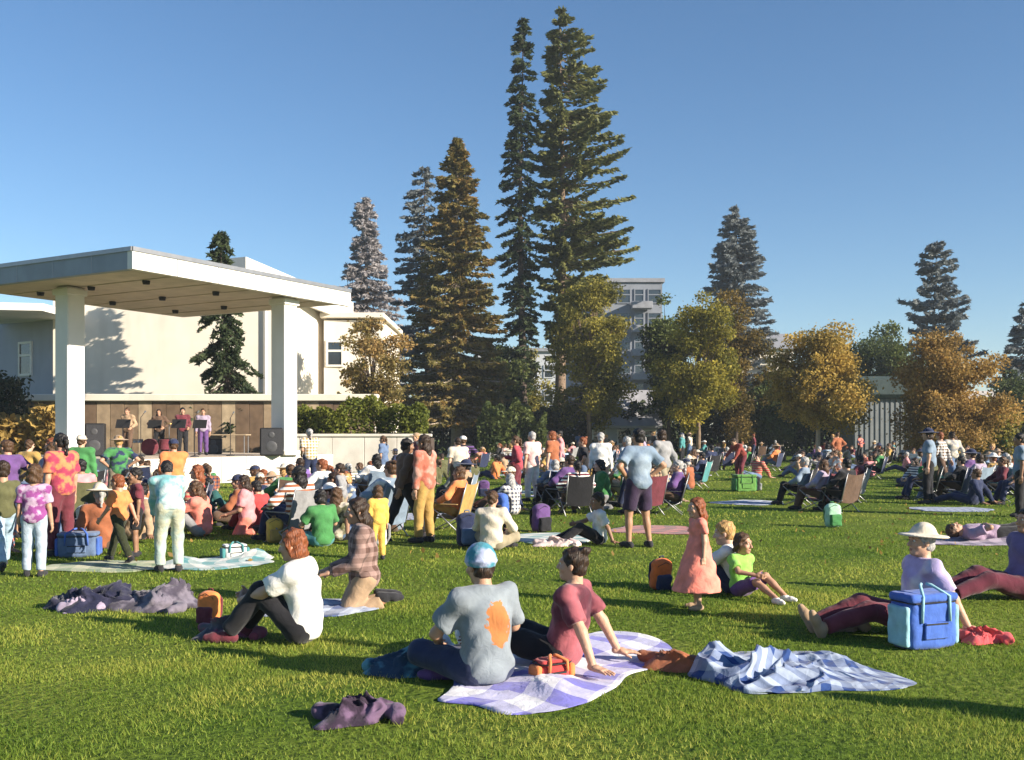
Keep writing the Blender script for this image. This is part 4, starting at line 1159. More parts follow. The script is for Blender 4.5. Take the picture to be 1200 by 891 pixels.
def cooler_bag(x, y, rz, w, d, h, m1, m2, label, group=None):
    r = tag(empty('cooler_bag', (x, y, 0), rz), label, 'cooler bag', group)
    soft('bag_body', [RBox((0, 0, h * .44), (w / 2, d / 2, h * .44), .05, .02)], .016, m1, r, .006, .8)
    soft('lid', [RBox((0, 0, h * .92), (w / 2 + .008, d / 2 + .008, h * .08), .03, .01)], .013, m1, r, .003)
    for sx in (-1, 1):
        soft('side_pocket', [RBox((sx * (w / 2 + .012), 0, h * .42), (.026, d * .42, h * .36), .022, .01)], .012, m2, r, .003)
        MB().tube([(sx * w * .3, -d / 2 - .01, h * .5), (sx * w * .28, -d / 2 - .012, h * .95), (sx * w * .12, -d * .1, h * 1.12), (sx * w * .05, 0, h * 1.14)], .013, 6).build('strap', m2, r, True)
    fp = MB().box((0, -d / 2 - .012, h * .35), (w * .5, .02, h * .3), 0, .008).build('front_pocket', m1, r)
    MB().box((0, -d / 2 - .024, h * .47), (w * .46, .006, .012)).build('zip', BLACK, fp)
    z = h * .845; x_, y_ = w / 2 + .006, d / 2 + .006
    MB().tube([(-x_ + .04, -y_, z), (x_ - .04, -y_, z), (x_, -y_ + .04, z), (x_, y_ - .04, z), (x_ - .04, y_, z), (-x_ + .04, y_, z), (-x_, y_ - .04, z), (-x_, -y_ + .04, z), (-x_ + .04, -y_, z)], .006, 5).build('zip', BLACK, r)
    return r

def heap(x, y, rz, w, d, h, mat, label, name='jacket', cat='jacket', seed=0, group=None):
    """a garment dropped in a heap: crumpled cloth, two sleeves trailing"""
    n = 44
    u, v = np.meshgrid(np.linspace(-1, 1, n), np.linspace(-1, 1, n), indexing='ij')
    x0, y0 = u * np.sqrt(1 - v * v / 2), v * np.sqrt(1 - u * u / 2)
    g = np.random.default_rng(seed + 50)
    an = np.arctan2(y0, x0); rr = np.hypot(x0, y0)
    lob = 1 + .16 * np.sin(2 * an + g.uniform(0, 6)) + .13 * np.sin(3 * an + g.uniform(0, 6)) + .09 * np.sin(5 * an + g.uniform(0, 6))
    X, Y = x0 * lob * w * .56, y0 * lob * d * .56
    f = fold(X * 4.2, Y * 4.2, seed + .3)
    f = np.tanh(1.5 * f) / 1.5
    Z = .006 + h * (1 - rr ** 2.2).clip(0) ** .8 * (.5 + .9 * f) + .035 * f * (1 - rr ** 6)
    top = np.stack([X + .03 * np.sin(30 * Z + 9 * Y), Y + .03 * np.sin(26 * Z + 8 * X), Z], -1).reshape(-1, 3)
    idx = np.arange(n * n).reshape(n, n)
    q = np.stack([idx[:-1, :-1], idx[1:, :-1], idx[1:, 1:], idx[:-1, 1:]], -1).reshape(-1, 4)
    pr = [(top, q, np.zeros(len(q), dtype=int))]
    for sx in (-1, 1):
        c1 = [Cap((sx * w * .3, -d * .1 * sx, .05), (sx * w * .5, -d * .3 * sx, .04), .05, .045, .03), Cap((sx * w * .5, -d * .3 * sx, .04), (sx * w * .42, -d * .62 * sx, .03), .045, .036, .03, True)]
        vv, qq = field(c1, .011, wrinkle=.007, wf=1.4); pr.append((vv, qq, np.zeros(len(qq), dtype=int)))
    vv, qq, _ = join(pr)
    o = link(name, mesh_np(name, vv, qq, True), mat); o.location = (x, y, 0); o.rotation_euler = (0, 0, rz)
    return tag(o, label, cat, group)

CH = {}
def camp_chair(x, y, rz, col, label, group, z=0.0):
    r = tag(empty('camp_chair', (x, y, z), rz), label, 'chair', group)
    if not CH:
        def sheet(pts, w, th=.012, n=6):
            v = []; f = []
            for i, (yy, zz) in enumerate(pts):
                for k in range(n):
                    a = k / (n - 1) - .5; sag = .03 * (1 - 4 * a * a)
                    v.append((a * w, yy + sag * .5, zz - sag))
            m = len(v)
            v += [(a, b + th, c - th) for a, b, c in v]
            for i in range(len(pts) - 1):
                for k in range(n - 1):
                    q = (i * n + k, i * n + k + 1, (i + 1) * n + k + 1, (i + 1) * n + k)
                    f.append(q); f.append(tuple(m + j for j in reversed(q)))
            return MB().add(v, f)
        CH['seat'] = sheet([(-.3, .275), (-.1, .25), (.1, .235), (.2, .235)], .52).mesh('seat', True)
        CH['backrest'] = sheet([(.2, .24), (.26, .45), (.33, .68), (.38, .84)], .52).mesh('backrest', True)
        for i, (sx, a, b) in enumerate([(-1, -.3, .24), (1, -.3, .24), (-1, .24, -.3), (1, .24, -.3)]):
            top = (sx * .27, b, .27) if b > 0 else (sx * .29, b, .46)
            CH['leg%d' % i] = MB().tube([(sx * .29, a, 0), top], .011, 6).tube([(sx * .29, a, .012), (sx * .29, a, .0)], .02, 6).mesh('leg', True)
        for i, sx in enumerate((-1, 1)):
            CH['arm%d' % i] = MB().box((sx * .3, -.02, .48), (.06, .5, .016), 0, .007).mesh('armrest')
            CH['post%d' % i] = MB().tube([(sx * .275, .2, .2), (sx * .275, .39, .86)], .011, 6).mesh('back_post', True)
    link('seat', CH['seat'], K(col), r); link('backrest', CH['backrest'], K(col), r)
    for i in range(4): link('leg', CH['leg%d' % i], METAL, r)
    for i in range(2): link('armrest', CH['arm%d' % i], K(col), r); link('back_post', CH['post%d' % i], METAL, r)
    return r

# ------------------------------------------------------------------ the foreground groups
SHEET_A = cloth('sheet_lavender', (.70, .69, .72), 'sheet', (.17, .16, .50), 2.6)
SHEET_B = cloth('sheet_blue', (.33, .39, .50), 'sheet', (.022, .055, .19), 6.5)
SHEET_C = cloth('sheet_teal', (.55, .55, .52), 'sheet', (.08, .25, .27), 3.0)
SHEET_D = cloth('sheet_lilac', (.40, .33, .42), 'sheet', (.07, .05, .12), 3.0)
SHEET_E = cloth('sheet_slate', (.45, .5, .6), 'sheet', (.07, .10, .22), 3.0)

# couple on the lavender blanket
p0, p1 = at(565, 826), at(738, 748)
blanket((p0.x + p1.x) / 2, (p0.y + p1.y) / 2, (p1 - p0).length + .25, 1.15, math.atan2(p1.y - p0.y, p1.x - p0.x), SHEET_A, 'white and violet blue checked blanket under the couple in front', .05, 1, [(.55, .2, .3, .09), (-.6, -.2, .25, .07)])
TEE_PRINT = cloth('tee_print', (.21, .24, .27), 'print', (.40, .15, .05))
put(560, 800, 'cross', -148, 1.76, ('tee', 'grey'), ('trousers', 'navy'), 'short', 'dark brown', 'person in teal beanie and pale grey printed tee sitting on violet checked blanket', 1, 'beanie', None, 'purple', topm=TEE_PRINT)
bpy.context.view_layer.update()
MATS['cloth_beanie'] = None; del MATS['cloth_beanie']
for o in list(COL.objects):
    if o.name == 'hat': o.material_slots[0].link = 'OBJECT'; o.material_slots[0].material = cloth('beanie', (.06, .26, .34), 'blotch', (.38, .42, .58), 9)
put(640, 780, 'back', -112, 1.66, ('tee', 'maroon'), ('shorts', 'black'), 'bun', 'dark brown', 'dark haired person in maroon and pink top leaning back beside the beanie wearer', 0, topm=cloth('maroon_pink', (.09, .022, .035), 'blotch', (.34, .10, .12), 3), shoe='white')
q = at(646, 792); cooler_bag(q.x, q.y - .12, .5, .24, .16, .15, K('red'), K('orange'), 'small red snack bag on the violet checked blanket')
q = at(420, 842); heap(q.x, q.y, .4, .42, .34, .16, cloth('dark_lilac', (.035, .022, .04), 'blotch', (.13, .08, .14), 8), 'dark purple jacket dropped on the grass below the beanie wearer', seed=3)
q = at(488, 786); heap(q.x, q.y, .5, .62, .42, .24, cloth('navy_teal', (.02, .045, .08), 'blotch', (.10, .26, .32), 5), 'dark navy and teal jacket heaped left of the beanie wearer', seed=9)

# heaped blue blanket on the right with the red jacket
p0 = at(935, 790)
blanket(p0.x, p0.y, 1.3, 1.2, .22, SHEET_B, 'rumpled blue and white checked blanket lying empty in front', .19, 4, [(-.36, .3, .17, .16), (.36, .1, .22, .1), (0, -.15, .3, .06)], 130, crumple=.11, fs=1.3)
q = at(795, 782); heap(q.x, q.y, -.25, .52, .3, .15, K('rust'), 'red orange jacket in a heap left of the rumpled blue blanket', seed=5)
MATS['cloth_redorange'] = cloth('redorange', (.62, .085, .02)); COL.objects[-1]
# person in the cream hat
put(1052, 742, 'back', -84, 1.72, ('tee', 'lilac'), ('trousers', 'maroon'), 'short', 'grey', 'person in cream sun hat and lavender shirt sitting before blue cooler bag', 0, 'sunhat', 'cream', 'tan', topm=cloth('lavender', (.40, .34, .58), 'blotch', (.72, .68, .66), 2.6), group=None)
q = at(1082, 758); cooler_bag(q.x, q.y, .35, .46, .26, .44, K('blue'), cloth('pale_teal', (.28, .50, .58)), 'bright blue cooler bag with pale side pockets behind cream hat wearer')
q = at(1148, 752); heap(q.x, q.y, .1, .36, .26, .15, cloth('redpink', (.62, .09, .10)), 'small red pink sweater dropped right of blue cooler', 'sweater', 'sweater', seed=7)
q = at(985, 738); heap(q.x, q.y, .3, .34, .26, .12, K('tan'), 'tan brown jacket by the feet of cream hat wearer', 'jacket', 'jacket', seed=8)

# coral girl and her companions
put(818, 714, 'stand', -75, 1.1, ('dress', 'coral'), None, 'long', 'auburn', 'small girl in long coral dress standing on the lawn', 0, child=True, shoe='tan')
put(846, 694, 'knees', -110, 1.45, ('tee', 'white'), ('shorts', 'navy'), 'short', 'blond', 'child in white shirt sitting behind the girl in coral', 2, child=True)
put(876, 700, 'kneesout', 35, 1.25, ('tee', 'lime'), ('shorts', 'purple'), 'bob', 'brown', 'child in bright lime green shirt sitting right of coral dress', 1, child=True, shoe='white')
q = at(772, 690); backpack(q.x, q.y, .4, .72, cloth('orange_red', (.66, .15, .04)), K('navy'), 'orange red backpack with navy pocket left of coral girl', .25)

# white shirt on the left and the heap beside
put(338, 752, 'knees', -100, 1.75, ('tee', 'white'), ('trousers', 'black'), 'bob', 'auburn', 'red haired person in white shirt sitting hunched on the grass', 0, shoe='maroon', topm=K('white'))
q = at(245, 732); backpack(q.x, q.y, -.3, .62, cloth('bright_orange', (.85, .25, .07)), K('maroon'), 'bright orange backpack with dark red pocket left of white shirt')
q = at(272, 745); heap(q.x, q.y, .1, .5, .35, .16, cloth('grey_maroon', (.10, .09, .10), 'blotch', (.25, .06, .10), 6), 'dark jacket heap by the shins of white shirt', seed=14)
q = at(122, 712); heap(q.x, q.y, .3, .95, .5, .24, cloth('ink', (.014, .016, .04), 'blotch', (.03, .03, .06), 5), 'dark navy jacket heap at far left of orange backpack', seed=31)
q = at(182, 712); heap(q.x, q.y, -.2, .75, .55, .3, cloth('dusk', (.07, .06, .085), 'blotch', (.17, .15, .19), 6), 'lilac grey blanket heap between navy jacket and orange backpack', 'crumpled_blanket', 'blanket', seed=32)
q = at(95, 716); heap(q.x, q.y, .8, .3, .25, .13, K('lilac'), 'small lilac sweater beside the dark navy jacket heap', 'sweater', 'sweater', seed=33)
q = at(255, 660); blanket(q.x, q.y, 1.5, 1.2, .5, SHEET_C, 'teal and white checked blanket behind white shirt', .05, 6, [(.5, .3, .3, .14), (-.5, 0, .3, .12)])
q = at(275, 655); cooler_bag(q.x, q.y, .5, .3, .2, .2, K('white'), K('teal'), 'white and teal picnic bag on the teal checked blanket')

# seated brown jacket and yellow child
put(412, 712, 'kneel', -78, 1.72, ('long', 'brown'), ('trousers', 'rust'), 'long', 'dark brown', 'long haired person in brown plaid jacket kneeling near the yellow child', 1, topm=cloth('brown_plaid', (.10, .055, .045), 'plaid', (.30, .20, .18), 11), botm=K('tan'))
q = at(385, 712); blanket(q.x - .2, q.y, 1.3, 1.0, .2, SHEET_E, 'slate and navy blanket under brown plaid jacket', .05, 8)
put(443, 656, 'stand', -150, 1.02, ('long', 'yellow'), ('trousers', 'yellow'), 'bob', 'brown', 'small child dressed all in yellow beside brown plaid jacket', 1, child=True)

# the standing man in front of the pine
put(750, 642, 'hips', 205, 1.76, ('tee', 'slate'), ('shorts', 'purple'), 'short', 'black', 'man in slate blue tee and dark purple shorts standing with hands on hips', 4, topm=cloth('slate_tee', (.17, .23, .31), 'blotch', (.25, .31, .38), 3), botm=cloth('dark_shorts', (.04, .025, .055)))
put(694, 638, 'kneesout', -85, 1.5, ('tee', 'white'), ('trousers', 'black'), 'short', 'dark brown', 'child in white tee sitting left of the hands on hips man', 3, child=True, shoe='white')
q = at(652, 640); heap(q.x, q.y, .1, .6, .3, .14, cloth('pinkwhite', (.62, .48, .46)), 'pale pink blanket heap by child in white tee', 'towel', 'towel', seed=20)
put(578, 644, 'cross', 165, 1.62, ('long', 'cream'), ('trousers', 'khaki'), 'short', 'brown', 'person in cream hooded top sitting beside navy backpack', 1)
q = at(548, 640); backpack(q.x, q.y, .3, 1.05, K('navy'), K('denim'), 'big navy backpack on grass left of cream top')
put(498, 636, 'stand', -120, 1.66, ('long', 'mustard'), ('trousers', 'mustard'), 'long', 'dark brown', 'adult in mustard trousers and rust top standing mid lawn', 1, topm=cloth('rusty_top', (.40, .12, .08), 'blotch', (.45, .25, .2), 5))
put(474, 634, 'walk', 120, 1.62, ('long', 'brown'), ('trousers', 'black'), 'short', 'black', 'adult in brown sweater and black trousers walking beside mustard trousers', 3)
q = at(530, 622); camp_chair(q.x, q.y, math.radians(-110), 'mustard', 'mustard camp chair under person in orange sweater', 'camp chairs on the lawn')
put(530, 622, 'chair', -110, 1.66, ('long', 'orange'), ('trousers', 'mustard'), 'bob', 'brown', 'person in orange sweater in a mustard camp chair', 1)
put(624, 588, 'stand', -140, 1.72, ('tee', 'pink'), ('trousers', 'white'), 'short', 'grey', 'adult in pale pink tee standing below the tallest pine', 0, topm=cloth('pale_pink', (.68, .46, .44)))
put(606, 590, 'phone', -100, 1.62, ('long', 'red'), ('trousers', 'maroon'), 'tail', 'brown', 'adult in red sweater looking at phone beside pale pink tee', 1, topm=cloth('dull_red', (.36, .06, .08)))
put(704, 592, 'stand', 170, 1.7, ('long', 'white'), ('trousers', 'black'), 'short', 'grey', 'adult in white long sleeved shirt standing left of slate blue tee', 0)
put(684, 590, 'hips', -100, 1.6, ('tee', 'black'), ('shorts', 'denim'), 'bun', 'auburn', 'adult in black tee with hands on hips beside white shirt', 0)

# far left cluster
put(40, 676, 'stand', -170, 1.36, ('tee', 'magenta'), ('trousers', 'pale denim'), 'bob', 'brown', 'child in magenta top and pale jeans at the left edge', 1, child=True, topm=cloth('magenta_purple', (.24, .06, .22), 'blotch', (.46, .33, .46), 8))
put(4, 668, 'walk', -140, 1.4, ('tee', 'olive'), ('trousers', 'light blue'), 'short', 'dark brown', 'child in light blue trousers cut by the left frame edge', 1, child=True)
put(72, 652, 'stand', -120, 1.68, ('tee', 'red'), ('trousers', 'maroon'), 'tail', 'black', 'adult in red orange and magenta top standing below left stage column', 1, topm=cloth('red_mix', (.34, .045, .09), 'blotch', (.48, .18, .08), 9))
put(60, 640, 'phone', 150, 1.55, ('long', 'lilac'), ('trousers', 'denim'), 'long', 'brown', 'person in lilac sweater standing behind red orange and magenta top', 1)
put(140, 660, 'walk', -110, 1.2, ('tee', 'orange'), ('trousers', 'olive'), 'short', 'auburn', 'child in orange tee and dark olive trousers walking left', 1, child=True, botm=cloth('dark_olive', (.03, .035, .018)))
put(160, 652, 'stand', -60, 1.25, ('tee', 'maroon'), ('shorts', 'black'), 'short', 'black', 'child in maroon tee standing behind orange tee', 3, child=True)
put(198, 670, 'bend', 205, 1.5, ('long', 'teal'), ('trousers', 'pale denim'), 'short', 'black', 'black haired person in pale teal top bending forward on the lawn', 1, topm=cloth('pale_teal_dye', (.17, .40, .42), 'blotch', (.46, .56, .56), 5), botm=cloth('pale_dye', (.38, .47, .44), 'blotch', (.50, .50, .38), 5))
q = at(90, 668); blanket(q.x + .3, q.y + .3, 1.5, 1.1, .1, cloth('sheet_green', (.42, .42, .26), 'sheet', (.12, .20, .09), 2.6), 'olive green checked blanket left of orange tee child', .03, 11)
q = at(83, 655); cooler_bag(q.x, q.y + .25, .2, .5, .3, .34, K('denim'), K('blue'), 'denim blue cooler bag on olive green blanket')
put(298, 622, 'knees', -120, 1.66, ('long', 'red'), ('trousers', 'red'), 'short', 'black', 'person dressed in red sitting hunched before the stage', 1)
put(282, 626, 'kneel', -90, 1.6, ('tee', 'pink'), ('trousers', 'coral'), 'long', 'dark brown', 'person in pink tee kneeling left of red outfit', 1)
q = at(322, 636); backpack(q.x, q.y, .5, .8, K('yellow'), K('mustard'), 'yellow backpack on grass right of the red outfit')
q = at(347, 598); camp_chair(q.x, q.y, math.radians(-130), 'purple', 'purple camp chair under person in purple tee by stage column', 'camp chairs on the lawn')
put(347, 598, 'chair', -130, 1.7, ('tee', 'purple'), ('trousers', 'black'), 'short', 'dark brown', 'person in purple tee in purple camp chair by stage column', 1, topm=cloth('violet', (.20, .12, .36)))
put(374, 640, 'cross', -140, 1.62, ('tee', 'green'), ('trousers', 'teal'), 'bob', 'black', 'person in green tee sitting left of yellow child', 1)
put(246, 612, 'cross', 160, 1.6, ('long', 'teal'), ('trousers', 'navy'), 'short', 'black', 'person in dark teal sweater sitting left of pink tee', 1, topm=cloth('dark_teal', (.03, .10, .10)))
put(400, 622, 'phone', -100, 1.2, ('long', 'grey'), ('trousers', 'khaki'), 'short', 'dark brown', 'child in grey sweater standing behind yellow child', 1, child=True)

# right side
put(1182, 702, 'back', -78, 1.78, ('long', 'purple'), ('trousers', 'maroon'), 'short', 'dark brown', 'person in purple sweater reclining at the right frame edge', 1, topm=cloth('violet_grey', (.14, .11, .24)), botm=cloth('wine', (.10, .02, .035)))
q = at(1150, 634); blanket(q.x, q.y, 2.2, 1.4, .1, SHEET_D, 'lilac and black checked blanket on the lawn at right', .06, 14, [(.3, .2, .4, .2)])
put(1165, 634, 'lie', 95, 1.7, ('tee', 'lilac'), ('trousers', 'black'), 'short', 'brown', 'person in lilac tee lying on lilac and black blanket', 1, topm=cloth('dusky_lilac', (.36, .26, .36)))
put(1196, 606, 'stand', -110, 1.68, ('tee', 'slate'), ('trousers', 'black'), 'short', 'black', 'adult in slate top and black trousers standing at right edge', 3)
for (px, py, c, top, hk, hc, lb, lc) in [
    (1120, 586, 'navy', 'black', 'short', 'black', 'person in black sweater in navy camp chair by right edge', 'navy camp chair under black sweater by right edge'),
    (1142, 584, 'slate', 'lilac', 'bob', 'dark brown', 'person in lilac sweater in slate camp chair by right edge', 'slate camp chair under lilac sweater by right edge'),
    (1168, 588, 'teal', 'maroon', 'tail', 'brown', 'person in maroon sweater in teal camp chair by right edge', 'teal camp chair under maroon sweater by right edge'),
    (958, 598, 'maroon', 'lilac', 'long', 'brown', 'person in lilac sweater in maroon camp chair below golden tree', 'maroon camp chair under lilac sweater below golden tree'),
    (986, 600, 'brown', 'black', 'short', 'black', 'person in black sweater in brown camp chair below golden tree', 'brown camp chair under black sweater below golden tree'),
    (936, 592, 'black', 'slate', 'short', 'grey', 'person in slate sweater in black camp chair below golden tree', 'black camp chair under slate sweater below golden tree'),
    (818, 572, 'teal', 'navy', 'short', 'black', 'person in navy sweater in teal camp chair below yellow green tree', 'teal camp chair under navy sweater below yellow green tree'),
    (1000, 588, 'grey', 'maroon', 'bob', 'black', 'person in maroon sweater in grey camp chair below golden tree', 'grey camp chair under maroon sweater below golden tree')]:
    f = random.uniform(-150, -95)
    q = at(px, py); camp_chair(q.x, q.y, math.radians(f), c, lc, 'camp chairs on the lawn')
    put(px, py, 'chair', f, random.uniform(1.62, 1.78), ('long', top), ('trousers', random.choice(['black', 'denim', 'brown'])), hk, hc, lb, random.choice([0, 1, 1, 3]))
put(866, 564, 'bend', -60, 1.7, ('long', 'rust'), ('trousers', 'maroon'), 'short', 'dark brown', 'person in red brown sweater stooping below the olive trees', 1, topm=cloth('red_brown', (.24, .05, .04)))
q = at(872, 576); cooler_bag(q.x, q.y, .2, .6, .4, .5, cloth('grass_green_bag', (.11, .25, .06)), K('green'), 'green cooler bag on lawn below red brown sweater')
q = at(976, 618); backpack(q.x, q.y, .2, .9, cloth('mint', (.36, .58, .42)), K('green'), 'pale mint green backpack alone on the open lawn')

# ------------------------------------------------------------------ players and gear on the stage
SZ = .9
for (px, d, pose, f, top, bot, hk, hc, lb) in [
    (150, 36.0, 'phone', -10, 'tan', 'brown', 'short', 'brown', 'performer in tan shirt on the stage near left column'),
    (186, 38.0, 'hips', 10, 'brown', 'black', 'long', 'dark brown', 'performer in brown shirt at the back of the stage'),
    (214, 35.8, 'phone', 20, 'maroon', 'black', 'short', 'black', 'performer in maroon shirt on the stage'),
    (238, 37.2, 'stand', 15, 'lilac', 'purple', 'tail', 'brown', 'performer in lilac shirt on the stage right of maroon')]:
    x, y = ray(px, d)
    person((x, y, SZ), pose, f, 1.7, ('long', K(top)), ('trousers', K(bot)), hk, HM(hc), sk=1, label=lb, group='performers on the stage')
    ms = tag(empty('music_stand', (x + .1, y - .75, SZ)), 'music stand before the ' + lb.split(' on ')[0].split(' at ')[0], 'music stand', 'music stands')
    MB().tube([(0, 0, 0), (0, 0, 1.02)], .014, 6).build('pole', BLACK, ms)
    for k in range(3): MB().tube([(0, 0, .12), (.26 * math.cos(2.09 * k), .26 * math.sin(2.09 * k), .01)], .01, 5).build('leg', BLACK, ms)
    MB().box((0, .04, 1.14), (.5, .02, .34), 0, .005, R=Matrix.Rotation(-.45, 3, 'X')).build('desk', BLACK, ms)
def speaker(px, d, lb, h=1.15, z=SZ, w=.62):
    x, y = ray(px, d)
    r = tag(empty('loudspeaker', (x, y, z), .25), lb, 'loudspeaker', 'loudspeakers')
    MB().box((0, 0, h / 2), (w, .55, h), 0, .03).build('cabinet', BLACK, r)
    MB().box((0, -.285, h / 2), (w - .08, .02, h - .1), 0, .005).build('grille', plain('grille', (.03, .03, .035), .6, .2, 60, .4, 200), r)
    for zz, rr in ((h * .33, .2), (h * .75, .11)):
        MB().lathe([(rr, -.0), (rr * .9, .012), (rr * .3, .004), (.001, .006)], 16).build('driver', plain('cone', (.06, .06, .065), .5, .1), r, True, Matrix.Translation((0, -.297, zz)) @ Matrix.Rotation(math.pi / 2, 4, 'X'))
    return r
speaker(318, 36.0, 'black loudspeaker on stage left of the right column', 1.0, SZ, .8)
speaker(112, 34.9, 'black loudspeaker on stage right of the left column')
for (px, d, c) in [(165, 34.6, 'first'), (228, 34.3, 'second'), (270, 35.6, 'third')]:
    x, y = ray(px, d)
    mc = tag(empty('microphone_stand', (x, y, SZ)), {'first': 'microphone stand at the stage front before tan shirt', 'second': 'microphone stand at the stage front before lilac shirt', 'third': 'microphone stand near the golden table on stage'}[c], 'microphone stand', 'microphone stands')
    MB().tube([(0, 0, 0), (0, 0, 1.35)], .013, 6).tube([(0, 0, 1.35), (0, .3, 1.5)], .01, 6).build('pole', BLACK, mc)
    MB().lathe([(.001, 0), (.15, 0), (.14, .03), (.02, .05)], 14).build('base', BLACK, mc)
    MB().tube([(0, .3, 1.5), (0, .36, 1.53), (0, .44, 1.57)], [.016, .026, .03], 8).build('microphone', METAL, mc)
for (px, d, lb) in [(196, 39.4, 'small black amplifier behind the brown shirt performer'), (250, 38.8, 'small black amplifier left of the golden table')]:
    speaker(px, d, lb, .6, SZ, .66)
x, y = ray(176, 36.8)
dk = tag(empty('drum_kit', (x, y, SZ), .2), 'brown drum kit on the stage', 'drum kit')
def drum(name, c, r_, h, rx, m):
    M = Matrix.Translation(c) @ Matrix.Rotation(rx, 4, 'X')
    o = MB().lathe([(.001, 0), (r_, 0), (r_ + .01, .015), (r_, .03), (r_, h - .03), (r_ + .01, h - .015), (r_, h), (.001, h)], 18).build(name, m, dk, True, M); return o
drum('bass_drum', (0, -.2, .3), .3, .4, -math.pi / 2, K('maroon')); drum('floor_tom', (.5, .1, .2), .2, .38, 0, K('maroon')); drum('snare_drum', (-.45, .15, .45), .18, .14, 0, METAL)
for sx in (-1, 1):
    MB().tube([(sx * .65, .1, 0), (sx * .65, .1, 1.15)], .013, 6).build('cymbal_stand', METAL, dk)
    MB().lathe([(.001, .03), (.05, .02), (.24, 0), (.05, .012)], 18).build('cymbal', plain('brass', (.6, .42, .14), .3, .1, metal=.9), dk, True, Matrix.Translation((sx * .65, .1, 1.16)) @ Matrix.Rotation(.15 * sx, 4, 'Y'))
for (px, d, lb) in [(262, 40.0, 'long golden wooden table at the back of the stage')]:
    x, y = ray(px, d)
    tb = tag(empty('folding_table', (x, y, SZ)), lb, 'table')
    MB().box((0, 0, .74), (2.0, .75, .045), 0, .01).build('tabletop', WOODS[3], tb)
    for sx in (-1, 1):
        for sy in (-1, 1): MB().tube([(sx * .9, sy * .3, 0), (sx * .9, sy * .3, .72)], .02, 6).build('leg', METAL, tb)

# the person outside the frame whose long shadow crosses the near lawn
person((6.2, 4.5, 0), 'stand', -60, 1.75, ('tee', K('grey')), ('trousers', K('denim')), 'short', HM('brown'), label='person standing past the right frame edge casting a long shadow')

# ------------------------------------------------------------------ the rest of the crowd, each one an individual
ANCH = [(20, 'at left edge'), (110, 'below left stage column'), (220, 'before the stage'), (333, 'by right stage column'), (428, 'below slim orange tree'), (520, 'below rusty conifer'), (605, 'below dark spire'), (662, 'below tallest pine'),
        (730, 'below grey pavilion'), (818, 'below yellow green tree'), (890, 'below brownish olive tree'), (958, 'below golden tree'), (1040, 'below dark round tree'), (1112, 'below orange tree'), (1185, 'at right edge')]
def where(x, y):
    px = 600 + x / y * F
    a = min(ANCH, key=lambda q: abs(q[0] - px))[1]
    return ('far row ' if y > 50 else 'back rows ' if y > 31 else 'middle rows ' if y > 20 else 'near rows ') + a
USED = set()
def free(x, y, r):
    for (a, b, c) in SPOTS:
        if (x - a) ** 2 + (y - b) ** 2 < max(r, c) ** 2: return False
    q = Vector((x, y)) - A; a, d = q.dot(U), q.dot(W_)
    if -1.2 < a < LA + 1 and -1.5 < d < LD + 6: return False
    if y > 40 and x < -2.6: return False
    if d > -1.2 and a > -2 and x < -9: return False
    return True
TOPC = ['black', 'navy', 'maroon', 'lilac', 'grey', 'white', 'red', 'rust', 'teal', 'slate', 'brown', 'pink', 'olive', 'orange', 'cream', 'purple', 'denim', 'tan', 'green', 'light blue', 'mustard', 'coral']
HK = ['short', 'short', 'short', 'bob', 'long', 'tail', 'bun']
PH = {'chair': 'in camp chair', 'cross': 'cross legged', 'knees': 'hugging knees', 'kneesout': 'leaning on one hand', 'back': 'leaning back', 'kneel': 'kneeling', 'stand': 'standing', 'phone': 'standing hands up', 'hips': 'standing hands on hips', 'walk': 'walking', 'lie': 'lying down'}
HN = {'short': 'short', 'bob': 'bobbed', 'long': 'long', 'tail': 'ponytailed', 'bun': 'bunned'}
R2 = random.Random(21)
